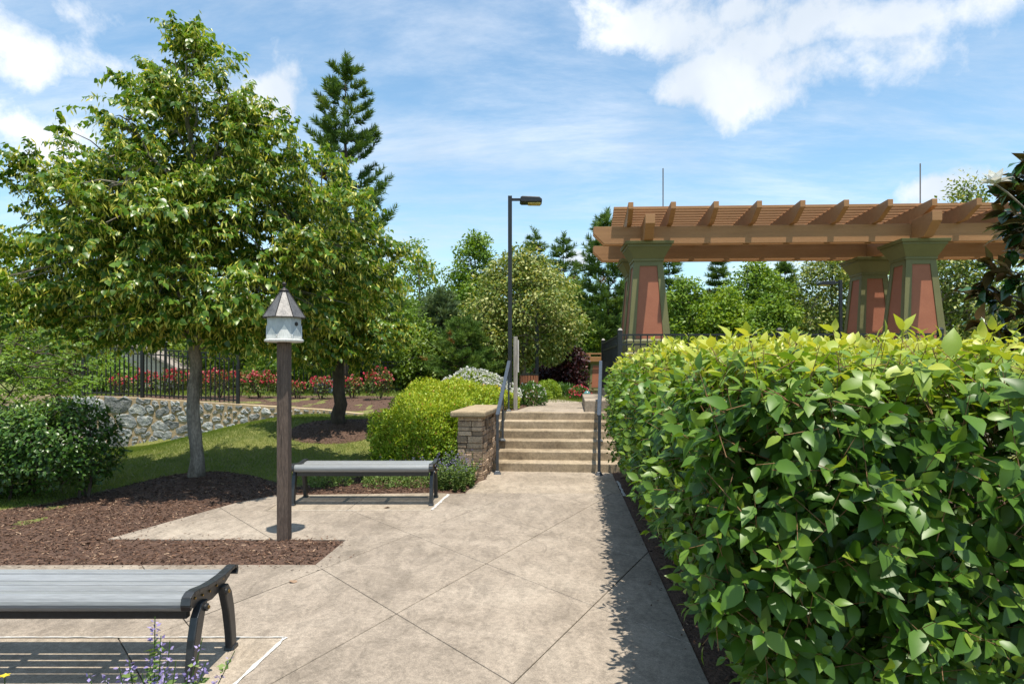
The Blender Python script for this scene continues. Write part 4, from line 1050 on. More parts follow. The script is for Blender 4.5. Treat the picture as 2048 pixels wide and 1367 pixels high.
def conifer(label, base, top, rmax, z0, seed, mat='conifer', levels=22, per=5, needles=34, nl=.12, spray=.42, trunk_r=.12, group='conifers beyond the garden', pw=.8, name='conifer_tree', rust=.01, ns=7, open_=0.0, fat=.09, rise=(.15, .5)):
    rg = np.random.default_rng(seed); bx, by, bz = base; root = empty(name, base, 0, label, 'tree', group); H = top - bz; c0 = z0 - bz
    zs = np.linspace(-.1, H * .98, 12)
    MB().tube([(rg.normal(0, .02), rg.normal(0, .02), z) for z in zs], [max(.012, trunk_r * (1 - z / H)) for z in zs], 7).build('trunk', M['bark_dark'], root, smooth=True)
    br = MB(); C = []; D = []; Ls = []; Tn = []
    for i in range(levels):
        u = (i + rg.uniform(-.25, .25)) / levels; u = min(max(u, 0), .99); z = c0 + (H - c0) * u
        R = rmax * (1 - u) ** pw + .06; a0 = rg.uniform(0, 6.28); m = per if u < .92 else 3
        for j in range(m):
            if rg.random() < open_: continue
            az = a0 + j * 2 * PI / m + rg.normal(0, .25); Lb = R * rg.uniform(.70, 1.05); ri = Lb * rg.uniform(*rise)
            hd = np.array([math.cos(az), math.sin(az), 0]); sd_ = np.array([-hd[1], hd[0], 0]); s0 = np.array([0, 0, z]); e = hd * Lb + (0, 0, z + ri)
            mid = s0 * .5 + e * .5 - (0, 0, ri * .25)
            br.tube([tuple(s0), tuple(mid), tuple(e)], [.022 * (1 - u) + .006, .013 * (1 - u) + .005, .004], 3)
            bt = rg.normal(.42, .13); bd = unit(e - mid)
            k = max(3, int(ns * (.45 + .55 * (1 - u))))
            for q in range(k):
                t = .38 + .62 * (q + rg.random()) / k; p = (1 - t) ** 2 * s0 + 2 * t * (1 - t) * (2 * mid - s0 * .5 - e * .5) + t * t * e
                sg = 1 if q % 2 else -1
                C.append(p); D.append(unit(bd * .75 + sd_ * sg * rg.uniform(.2, .9) * (t < .95) + (0, 0, rg.uniform(.0, .55)))); Ls.append(spray * rg.uniform(.6, 1.1) * (.55 + .45 * (1 - u))); Tn.append(bt + rg.normal(0, .06))
    for q in range(4):
        C.append(np.array([0, 0, H - .12 - .12 * q])); D.append(unit(np.array([rg.normal(0, .3), rg.normal(0, .3), 1.0]))); Ls.append(spray * .7); Tn.append(.5)
    br.build('branches', M['bark_dark'], root)['kind'] = 'stuff'
    C = np.array(C); D = np.array(D); Ls = np.array(Ls); Tn = np.array(Tn); n = len(C); m = n * needles
    u = rg.random(m); d = np.repeat(D, needles, 0); l = np.repeat(Ls, needles)
    rad = rand_dirs(rg, m); rad = unit(rad - d * (rad * d).sum(1, keepdims=True))
    P = np.repeat(C, needles, 0) + d * (l * u)[:, None] + rad * (fat * .35 * rg.random(m))[:, None]; P[:, 2] -= .15 * l * u * u
    nd = d * .75 + rad * .8 + (0, 0, .12)
    t = np.clip(np.repeat(Tn, needles) + .22 * u - .08 + rg.normal(0, .09, m), 0, .93); q = rg.random(n) < rust; t[np.repeat(q, needles)] = 1.0
    ND = (np.array([(-fat, 0, 0), (fat, 0, 0), (0, 1, 0)]), [(0, 1, 2)])
    leaf_obj('crown', [(ND, P, nd, rand_dirs(rg, m), nl * rg.uniform(.7, 1.25, m) * (1.1 - .4 * u), t)], M[mat], root)
    return root

def bush(label, blobs, mat, leaf, dens, seed, name='bush', cat='bush', group=None, T=LEAF2, extra=None, stems=True, noise=.10, up=.5, tmu=.45, deep=.22, topgain=0.0):
    """blobs: list of (x, y, z, rx, ry, rz): leafy shell over ellipsoids; extra: (count, material, size, name, tint)"""
    rg = np.random.default_rng(seed); b0 = blobs[0]; zb = min(b[2] - b[5] for b in blobs)
    root = empty(name, (b0[0], b0[1], zb), 0, label, cat, group); o = np.array([b0[0], b0[1], zb])
    PP, NN, DD = [], [], []
    for (x, y, z, rx, ry, rz) in blobs:
        area = 4 * PI * ((rx * ry) ** 1.6 / 3 + (rx * rz) ** 1.6 / 3 + (ry * rz) ** 1.6 / 3) ** (1 / 1.6)
        n = int(area * dens); d = rand_dirs(rg, n); d = d[d[:, 2] > -.75]
        w = 1 + noise * (np.sin(6 * d[:, 0] + 4 * d[:, 2] + x * 9) + np.sin(7 * d[:, 1] - 5 * d[:, 2] + y * 7) + .8 * np.sin(13 * d[:, 0] - 11 * d[:, 1] + 3)) * .6
        dep = 1 - deep * rg.random(len(d)) ** 2
        p = d * np.array([rx, ry, rz]) * (w * dep)[:, None] + (x, y, z)
        PP.append(p); NN.append(unit(d / np.array([rx, ry, rz]))); DD.append(dep)
    P = np.concatenate(PP); N = np.concatenate(NN); dep = np.concatenate(DD)
    ok = np.ones(len(P), bool)
    acc = 0
    for bi, (x, y, z, rx, ry, rz) in enumerate(blobs):      # drop leaves buried in another blob
        seg = np.arange(acc, acc + len(PP[bi])); acc += len(PP[bi])
        e = ((P - (x, y, z)) / np.array([rx, ry, rz])); ins = (e ** 2).sum(1) < .62; ins[seg] = False; ok &= ~ins
    ok &= P[:, 2] > zb - .02
    P, N, dep = P[ok], N[ok], dep[ok]; n = len(P)
    D = N * .7 + rg.normal(0, .6, (n, 3)); D[:, 2] += up
    Nn = N * .8 + rg.normal(0, .45, (n, 3)); Nn[:, 2] += .5
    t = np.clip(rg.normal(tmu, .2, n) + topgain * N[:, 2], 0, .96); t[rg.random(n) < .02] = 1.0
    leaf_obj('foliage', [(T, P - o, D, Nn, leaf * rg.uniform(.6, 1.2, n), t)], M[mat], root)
    if stems:
        mb = MB()
        for (x, y, z, rx, ry, rz) in blobs:
            for k in range(7):
                d = rand_dirs(rg, 1)[0]; d[2] = abs(d[2]); e = np.array([x, y, z]) + d * np.array([rx, ry, rz]) * .8 - o; s = np.array([x + d[0] * .05, y + d[1] * .05, z - rz * .95]) - o
                mb.tube([tuple(s), tuple(s * .45 + e * .55 + (0, 0, .03)), tuple(e)], [.012, .008, .004], 4)
        mb.build('stems', M['bark_dark'], root)
    if extra:
        for (cnt, em, size, en, lo, hi, petals) in extra:
            q = rg.permutation(n)[:cnt * 3]; q = q[(N[q, 2] > lo) & (dep[q] > .93)][:cnt]; c = P[q] + N[q] * size * .7 - o; m = len(c)
            d = rand_dirs(rg, m * petals) + np.repeat(N[q], petals, 0) * .8; pp = np.repeat(c, petals, 0)
            leaf_obj(en, [((np.array([(-.22, 0, 0), (.22, 0, 0), (.42, .75, .1), (0, 1, .05), (-.42, .75, .1)]), [(0, 1, 2), (0, 2, 3), (0, 3, 4)]), pp, d, rand_dirs(rg, m * petals), size * rg.uniform(.7, 1.2, m * petals), np.clip(np.repeat(rg.uniform(0, 1, m), petals) + rg.normal(0, .15, m * petals), 0, 1))], M[em], root)
    return root

# ------------------------------------------------------------------ the two lindens on the slope
b1 = (TREE1[0], TREE1[1], hl(*TREE1) + .10)
broadleaf('young linden with pale bracts and grey trunk standing in the mulch bed', b1, 6.22, 1.95,
          [(0, 1.5), (.10, 2.35), (.25, 2.65), (.40, 2.35), (.55, 1.75), (.70, 1.12), (.82, .66), (.92, .32), (1, .05)], 470, 'linden', .088, 101, .092, off=(-.05, -.15), sq=.55, per=7, k=12, L=(.32, .62), bract=.75, droop=.65, limbs=15, group='lindens on the lawn slope', name='linden_tree')
b2 = (TREE2[0], TREE2[1], hz(*TREE2) + .09)
broadleaf('linden in the mulch ring on the lawn, right of the birdhouse', b2, 4.45, 1.80,
          [(0, .75), (.12, 1.1), (.30, 1.2), (.50, .95), (.70, .55), (.86, .25), (1, .05)], 210, 'linden', .088, 102, .125, off=(-.15, .1), sq=.8, per=7, k=12, L=(.3, .6), bract=.75, droop=.65, limbs=13, bark='bark_dark', group='lindens on the lawn slope', name='linden_tree')

# ------------------------------------------------------------------ trees beyond
def T_(label, x, ytop, hw, Y, ybot, mat, seed, shape='oval', ncl=None, leaf=.13, bract=0.0, per=5, k=9, trunk=.1, noise=.25, droop=.4, name='tree', group='leafy trees beyond the garden', cl_r=None, T=LEAF2):
    X = PX(x, Y); zt = PZ(ytop, Y); R = hw / F_PX * Y; z0 = PZ(ybot, Y); zb = hz(X, Y)
    z0 = max(z0, zb + .05)
    env = {'oval': [(0, .55), (.2, .95), (.42, 1), (.65, .82), (.85, .48), (1, .06)], 'cone': [(0, .8), (.12, 1), (.35, .9), (.6, .62), (.85, .26), (1, .02)],
           'column': [(0, .6), (.2, .85), (.5, 1), (.75, .8), (.92, .4), (1, .08)]}[shape]
    vol = R * R * (zt - z0)
    n = int(1.3 * (ncl or int(min(240, 60 + vol * 7))))
    return broadleaf(label, (X, Y, zb), zt, z0, [(a, b * R) for a, b in env], n, mat, leaf, seed, trunk, group=group, near=False, per=per, k=k, bract=bract, noise=noise, droop=droop, limbs=9, T=T, cl_r=cl_r or max(.26, R * .24), bark='bark', name=name)
def C_(label, x, ytop, hw, Y, seed, ybot=760, **kw):
    X = PX(x, Y); zb = hz(X, Y)
    return conifer(label, (X, Y, zb), PZ(ytop, Y), hw / F_PX * Y, max(PZ(ybot, Y), zb + .2), seed, **kw)

C_('tall dark conifer with tufted branches rising behind the lawn linden', 690, 118, 122, 19.0, 201, levels=24, per=7, needles=64, nl=.19, spray=.55, open_=.30, pw=.50, trunk_r=.16, ns=9, rise=(.35, .85))
T_('thin airy tree with upright sparse branches against the sky', 838, 482, 46, 31, 720, 'maple', 211, 'column', ncl=105, leaf=.17, per=4, k=8, noise=.35, cl_r=.40)
T_('tall green tree with narrow top left of the lamp post', 950, 462, 58, 31, 740, 'maple', 212, 'column', ncl=240, leaf=.17, noise=.35, cl_r=.4)
C_('soft grey-green pine left of the flowering linden', 882, 580, 75, 24, 221, mat='pine', levels=16, per=7, needles=36, nl=.22, spray=.5, pw=.7, ns=8)
C_('small bushy cedar with rusty tips behind the yellow-green bush', 925, 640, 75, 18.5, 222, levels=14, per=7, needles=40, nl=.13, spray=.34, pw=.55, rust=.02, ns=8)
T_('flowering linden covered in pale bracts behind the lamp post', 1048, 497, 112, 20, 722, 'pale_linden', 213, 'oval', ncl=300, leaf=.12, bract=.30, per=6, k=10, noise=.22, droop=.7)
C_('slim conifer spire just right of the lamp post', 1070, 462, 78, 36, 223, levels=20, per=6, needles=30, nl=.26, spray=.7, pw=.85, ns=6)
C_('slim conifer spire between the lamp post and the pergola', 1127, 474, 85, 33, 224, levels=20, per=6, needles=30, nl=.26, spray=.7, pw=.85, ns=6)
C_('broad dark conifer behind the left end of the pergola', 1216, 425, 100, 27, 225, levels=20, per=8, needles=34, nl=.24, spray=.6, pw=.62, ns=8)
T_('mid green tree between the two slim conifers', 1148, 562, 48, 30, 740, 'maple', 214, 'oval', leaf=.16)
T_('bright lime-green young tree left of the pergola column', 1188, 597, 58, 27, 725, 'lime', 215, 'oval', leaf=.14)
T_('purple-leaved plum beside the small arbor', 1138, 684, 32, 21, 800, 'plum', 216, 'oval', ncl=90, leaf=.11)
T_('purple-leaved plum low beneath the flowering linden', 1095, 730, 45, 22, 800, 'plum', 217, 'oval', ncl=70, leaf=.11)
T_('maple under the pergola beside its left column', 1375, 548, 62, 23, 740, 'maple', 231, 'oval', ncl=170, leaf=.14)
T_('maple with ragged top left of the pergola middle', 1450, 575, 60, 22, 740, 'lime', 232, 'oval', ncl=150, leaf=.14)
T_('tall maple in the middle of the pergola opening', 1510, 520, 78, 25, 740, 'maple', 233, 'oval', ncl=210, leaf=.15, noise=.35)
T_('rounded maple low in the pergola opening', 1545, 590, 60, 21, 740, 'maple', 234, 'oval', ncl=150, leaf=.14)
C_('dark conifer tip left in the pergola opening', 1436, 505, 42, 31, 235, levels=18, per=6, needles=30, nl=.26, spray=.65, ns=6)
C_('dark conifer tip right in the pergola opening', 1570, 522, 48, 29, 236, levels=18, per=6, needles=30, nl=.26, spray=.65, ns=6)
C_('dark conifer close behind the left pergola column', 1338, 470, 45, 30, 237, levels=18, per=6, needles=30, nl=.26, spray=.65, ns=6)
T_('silvery linden behind the lamp under the pergola', 1665, 480, 98, 25, 745, 'pale_linden', 238, 'oval', ncl=240, leaf=.14, bract=.16)
T_('large linden behind the right pergola column with its tip above the slats', 1935, 362, 150, 20, 745, 'pale_linden', 239, 'cone', ncl=360, leaf=.13, bract=.12, per=6)
T_('green tree filling the gap beside the right pergola columns', 1800, 540, 80, 24, 745, 'maple', 240, 'oval', ncl=160, leaf=.14)
T_('dark dense tree behind the iron fence on the left', 300, 575, 130, 26, 745, 'deep', 241, 'oval', ncl=200, leaf=.17)
T_('dense tree behind the lawn linden trunk', 470, 600, 110, 25, 770, 'deep', 242, 'oval', ncl=200, leaf=.16)
T_('dense tree behind the birdhouse roses', 590, 640, 80, 22, 775, 'maple', 243, 'oval', ncl=170, leaf=.13)
T_('yellow-green maple behind the roses right of the linden trunk', 745, 660, 75, 21, 775, 'lime', 244, 'oval', ncl=160, leaf=.12)
T_('green maple behind the rose bushes by the azalea', 800, 600, 70, 23, 770, 'maple', 245, 'oval', ncl=170, leaf=.13)
T_('deep green tree low behind the azalea', 855, 665, 62, 20.5, 775, 'deep', 246, 'oval', ncl=150, leaf=.12)
T_('deep green shrub tree left of the flowering linden trunk', 975, 690, 55, 22, 775, 'deep', 247, 'oval', ncl=110, leaf=.13)
T_('deep green tree at the far left behind the loose shrub', 60, 560, 140, 24, 745, 'deep', 248, 'oval', ncl=200, leaf=.17)
T_('yellow-green tree low at the far left between the stems', 170, 690, 90, 19, 800, 'maple', 249, 'oval', ncl=110, leaf=.13)
T_('dense dark tree between the birdhouse and the tall conifer', 670, 600, 90, 25, 770, 'deep', 250, 'oval', ncl=180, leaf=.15)

def woodland():
    rg = np.random.default_rng(77); n = 85000
    x = rg.uniform(-75, 75, n); y = 46 + rg.uniform(0, 8, n) + 6 * np.cos(x / 22); top = 4.8 + 3.0 * vnoise(x * .28 + 40, x * 0 + 3, 5) + 1.0 * vnoise(x * .9 + 90, x * 0 + 7, 6)
    z = -.6 + (top + .4) * rg.random(n) ** .75; P = np.column_stack([x, y, z])
    t = np.clip(.15 + .6 * vnoise(x * .5 + 60, z * .9 + 20, 9) + rg.normal(0, .12, n), 0, 1)
    o = leaf_obj('woodland', [(LEAF2, P, rg.normal(0, 1, (n, 3)), rg.normal(0, .6, (n, 3)) + (0, -.3, .8), rg.uniform(.35, .8, n), t)], M['deep'], None)
    tag(o, 'far wooded belt closing the view behind all the garden trees', 'woodland', kind='stuff')
woodland()

# ------------------------------------------------------------------ bushes and flowers
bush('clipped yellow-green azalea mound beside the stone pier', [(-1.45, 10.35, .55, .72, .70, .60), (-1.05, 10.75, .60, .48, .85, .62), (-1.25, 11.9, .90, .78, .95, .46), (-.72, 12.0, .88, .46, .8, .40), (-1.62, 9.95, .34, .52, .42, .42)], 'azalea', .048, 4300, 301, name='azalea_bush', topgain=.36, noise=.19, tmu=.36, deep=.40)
bush('white flowering azalea behind the yellow-green mound', [(-.80, 13.6, 1.14, .66, .5, .40), (-.25, 13.7, 1.0, .42, .45, .34)], 'azalea', .045, 1500, 302, name='azalea_bush', extra=[(1500, 'petal_white', .030, 'blooms', -.1, 1, 5)])
bush('yellow and orange leaved low shrub beside the left handrail', [(-.52, 12.75, .98, .38, .4, .26), (-.15, 13.0, .9, .3, .4, .22)], 'azalea', .045, 2200, 303, name='low_shrub', extra=[(60, 'petal_yellow', .035, 'blooms', .2, 1, 5)], tmu=.7)
bush('small green shrub at the foot of the wooden sign post', [(.42, 14.2, .98, .32, .5, .28)], 'shrub_dark', .05, 1800, 304, name='low_shrub', extra=[(70, 'petal_white', .03, 'blooms', 0, 1, 5)])
bush('lime-green leafy plant beside the litter bin', [(.98, 17.6, .95, .32, .4, .30), (.78, 17.0, .82, .26, .3, .18)], 'lime', .06, 1500, 305, name='low_shrub', tmu=.6)
bush('dark green shrub with red flowers beside the turquoise ball', [(1.78, 17.0, .86, .28, .3, .24)], 'shrub_dark', .05, 1500, 306, name='flower_bush', extra=[(60, 'petal_red', .04, 'blooms', -.1, 1, 6)])
bush('grassy green plant clump beyond the end of the upper walk', [(1.35, 18.5, .85, .55, .4, .30)], 'shrub_dark', .10, 900, 307, name='low_shrub', T=LEAFN)
# rose bushes above the wall
rxs = [(238, 16.4, .34), (290, 16.0, .40), (345, 15.8, .44), (395, 16.2, .42), (438, 15.8, .44), (480, 16.3, .42), (520, 15.9, .42), (595, 15.9, .26), (642, 15.8, .34), (705, 15.8, .34), (758, 15.4, .44), (560, 16.6, .36)]
names = ['at the left end of the row by the pale building', 'second in the row from the pale building', 'third in the row from the pale building', 'behind the trunk of the young linden',
         'right of the young linden trunk', 'behind the end post of the wall fence', 'just right of the fence end post', 'small one right of the birdhouse post', 'left of the ringed linden trunk', 'right of the ringed linden trunk', 'at the row end beside the azalea mound', 'behind the birdhouse post']
for i, ((x, Y, s), nm) in enumerate(zip(rxs, names)):
    X = PX(x, Y); zb = hz(X, Y); rg_ = random.Random(i); s2 = s * .66
    bl = [(X, Y, zb + s * .75, s2, s2 * .8, s * .72), (X + s2 * .5, Y + .05, zb + s * .95, s2 * .55, s2 * .6, s * .55), (X - s2 * .5, Y, zb + s * .9, s2 * .55, s2 * .6, s * .6)]
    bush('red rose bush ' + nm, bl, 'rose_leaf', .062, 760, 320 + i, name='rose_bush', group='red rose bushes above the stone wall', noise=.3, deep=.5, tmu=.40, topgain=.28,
         extra=[(int(62 * (s / .4) ** 2), 'petal_red', .042, 'blooms', .15, 1, 8)])

# catmint
def catmint(label, spots, seed, fl=.014, bl=.75, group='violet catmint plants'):
    """spots: (x, y, z base, height, lean x, lean y)"""
    rg = np.random.default_rng(seed); b = spots[0]; root = empty('catmint', (b[0], b[1], b[2]), 0, label, 'plant', group); o = np.array(b[:3])
    st = MB(); LP, LD, FP, FD = [], [], [], []
    for (x, y, z, h, lx, ly) in spots:
        s = np.array([x, y, z]) - o; e = s + (lx, ly, h); mid = s * .5 + e * .5 + np.array([-lx, -ly, 0]) * .18
        st.tube([tuple(s), tuple(mid), tuple(e)], [.0035, .003, .0018], 4)
        for t in np.linspace(.06, .97, max(8, int(h / .022))):
            p = (1 - t) ** 2 * s + 2 * t * (1 - t) * (2 * mid - s * .5 - e * .5) + t * t * e
            if t < .68 or (t < .9 and rg.random() < .3):
                a = rg.uniform(0, 6.28)
                for q in range(3):
                    LP.append(p); LD.append((math.cos(a + q * 2.1), math.sin(a + q * 2.1), .25))
            elif rg.random() < bl:
                for q in range(int(rg.integers(3, 8))):
                    dd = rg.normal(0, 1, 3); dd[2] = dd[2] * .5 + .2; dd = unit(dd); FP.append(p + dd * .006); FD.append(dd)
    st.build('stems', M['mint'], root)
    LP, LD = np.array(LP), np.array(LD) + rg.normal(0, .2, (len(LD), 3)); FP, FD = np.array(FP), np.array(FD)
    leaf_obj('leaves', [(LEAF2, LP, LD, rg.normal(0, .4, LP.shape) + (0, 0, 1), rg.uniform(.022, .05, len(LP)), rg.random(len(LP)))], M['mint'], root)
    leaf_obj('blooms', [(LEAF2, FP, FD, rand_dirs(rg, len(FP)), fl * rg.uniform(.7, 1.4, len(FP)), rg.random(len(FP)))], M['petal_violet'], root)
    return root
rq = random.Random(8)
near_sp = []
for (x, ytop, Y) in ((310, 1232, 2.55), (322, 1270, 2.5), (300, 1300, 2.6), (340, 1280, 2.62), (258, 1318, 2.55), (238, 1328, 2.5), (352, 1320, 2.5), (405, 1275, 2.6), (412, 1322, 2.55), (470, 1300, 2.65), (285, 1345, 2.5), (330, 1335, 2.45), (378, 1340, 2.5), (175, 1345, 2.5), (210, 1350, 2.55)):
    zt = PZ(ytop, Y); xt = PX(x, Y); bx = PX(330, Y) * .55 + xt * .45; near_sp.append((bx, Y - .05, .0, zt, xt - bx, .05))
catmint('violet catmint flowering in front of the near bench', near_sp, 401, fl=.017)
sp_ = []
rg0 = np.random.default_rng(6)
for k in range(150):
    x = rg0.uniform(-1.02, -.52); y = rg0.uniform(8.4, 9.2); a = rg0.uniform(0, 6.28); h = rg0.uniform(.18, .46); l = rg0.uniform(.02, .22)
    if x > -.62 and y < 8.6: continue
    sp_.append((x, y, -.01, h, l * math.cos(a), l * math.sin(a)))
catmint('bushy catmint spilling at the foot of the stone pier', sp_, 402, fl=.014, bl=.4)
sp_ = []
for k in range(60):
    x = rg0.uniform(-2.1, -1.15); y = rg0.uniform(9.0, 9.35); a = rg0.uniform(0, 6.28); h = rg0.uniform(.15, .34); l = rg0.uniform(.02, .12)
    sp_.append((x, y, .0, h, l * math.cos(a), l * math.sin(a)))
catmint('low catmint below the azalea mound behind the bench', sp_, 403, fl=.013)
for i, (x, y) in enumerate(((-2.52, 8.75), (-1.75, 8.70), (-1.25, 8.72))):
    bush(['pale grey-green ground plant at the left bench end', 'pale grey-green ground plant under the bench middle', 'pale grey-green ground plant beside the catmint'][i], [(x, y, .07, .20 + .05 * (i == 1), .15, .10), (x + .2, y + .05, .06, .16, .12, .08)], 'mint', .035, 2600, 410 + i, name='ground_plant', cat='plant', stems=False, tmu=.6)
yf = empty('yellow_flower', (PX(8, 2.5), 2.5, 0), 0, 'single yellow flower at the edge of the near mulch bed', 'flower')
MB().tube([(0, 0, 0), (0, .01, .2), (.003, 0, PZ(1352, 2.5))], .002, 5).build('stem', M['mint'], yf)
rg1 = np.random.default_rng(3); zf_ = PZ(1352, 2.5)
leaf_obj('petals', [(LEAFH, np.tile((.003, 0, zf_), (6, 1)), np.array([(math.cos(a), math.sin(a), .35) for a in np.arange(6) * PI / 3]), np.tile((0, 0, 1.0), (6, 1)), np.full(6, .022), rg1.random(6))], M['petal_yellow'], yf, kind=None)

# ------------------------------------------------------------------ left clipped shrub and loose shrub
def shoot_shell(rg, P, N, length, nodes, leaf, mat_t, T=LEAFO, up=.6, rnd=.55, tip=True):
    """opposite leaf pairs on shoots growing out of a shell; returns leaf arrays and stems (start, end)"""
    n = len(P); D = unit(N * .75 + np.array([0, 0, up]) + rg.normal(0, rnd, (n, 3))); L = rg.uniform(*length, n); S0 = P - D * (L * .55)[:, None]
    out = []
    a0 = rg.uniform(0, PI, n); ref = unit(np.cross(D, rand_dirs(rg, n))); ref2 = np.cross(D, ref)
    for q in range(nodes):
        t = (q + 1) / nodes; c = S0 + D * (L * t)[:, None]
        last = q == nodes - 1
        for s in (0, 1):
            a = a0 + q * PI / 2 + s * PI; sd_ = ref * np.cos(a)[:, None] + ref2 * np.sin(a)[:, None]
            ld = sd_ * (.55 if last else .95) + D * (.75 if last else .35) + rg.normal(0, .18, (n, 3)); ld[:, 2] -= (.05 if last else .42)
            nn = D * .55 + N * .65 + rg.normal(0, .24, (n, 3)); nn[:, 2] += .6
            sz = leaf * rg.uniform(.5, 1.2, n) * (.68 if last else 1.0)
            tt = mat_t + (.30 if last else 0.0) + rg.normal(0, .11, n)
            out.append((c + sd_ * .006, ld, nn, sz, tt))
    Pq = np.concatenate([o[0] for o in out]); Dq = np.concatenate([o[1] for o in out]); Nq = np.concatenate([o[2] for o in out]); Sq = np.concatenate([o[3] for o in out]); Tq = np.clip(np.concatenate([o[4] for o in out]), 0, 1)
    return Pq, Dq, Nq, Sq, Tq, S0, S0 + D * L[:, None]
def stem_mesh(name, A, B, r0, mat, root):
    n = len(A); D = unit(B - A); X = unit(np.cross(D, (0.3, .2, .93))); Y = np.cross(D, X); V = []
    for (C, r) in ((A, r0), (B, r0 * .55)):
        for k in range(3):
            a = 2 * PI * k / 3; V.append(C + (X * math.cos(a) + Y * math.sin(a)) * r)
    V = np.stack(V, 1).reshape(-1, 3); f = np.array([(0, 1, 4, 3), (1, 2, 5, 4), (2, 0, 3, 5)]); Fc = (f[None] + (np.arange(n) * 6)[:, None, None]).reshape(-1, 4)
    o = np_mesh(name, V, Fc, mat, root); o['kind'] = 'stuff'; return o

def box_shell(rg, n, x0, x1f, y0, y1, z0, z1, rad, deep):
    """points on a rounded box; x0 may depend on y through callable"""
    P, N = [], []
    while len(P) < n:
        m = 4000
        q = rg.random((m, 3)); x0v = np.array([x0(v) for v in (y0 + (y1 - y0) * q[:, 1])]); X = x0v + (x1f - x0v) * q[:, 0]; Y = y0 + (y1 - y0) * q[:, 1]; Z = z0 + (z1 - z0) * q[:, 2]
        # signed distance to rounded box
        cx = (x0v + x1f) / 2; hx = (x1f - x0v) / 2; cy, hy = (y0 + y1) / 2, (y1 - y0) / 2; cz, hz_ = (z0 + z1) / 2, (z1 - z0) / 2
        qx, qy, qz = np.abs(X - cx) - hx + rad, np.abs(Y - cy) - hy + rad, np.abs(Z - cz) - hz_ + rad
        o_ = np.stack([np.maximum(qx, 0), np.maximum(qy, 0), np.maximum(qz, 0)], -1); dd = np.linalg.norm(o_, axis=1) + np.minimum(np.maximum(qx, np.maximum(qy, qz)), 0) - rad
        mx = np.stack([qx, qy, qz], -1); nrm = np.where((o_.sum(1) > 0)[:, None], o_, (mx == mx.max(1, keepdims=True)).astype(float)) * np.sign(np.stack([X - cx, Y - cy, Z - cz], -1))
        und = .05 * (np.sin(X * 5.1 + Z * 4) + np.sin(Y * 4.3 - Z * 5) + np.sin(Y * 9 + Z * 8 + X * 7) * .6)
        ok = (dd < 0) & (-dd + und < deep * rg.random(m) ** 1.3 + .03)
        P += list(np.stack([X, Y, Z], -1)[ok]); N += list(unit(nrm[ok]))
    return np.array(P[:n]), np.array(N[:n])

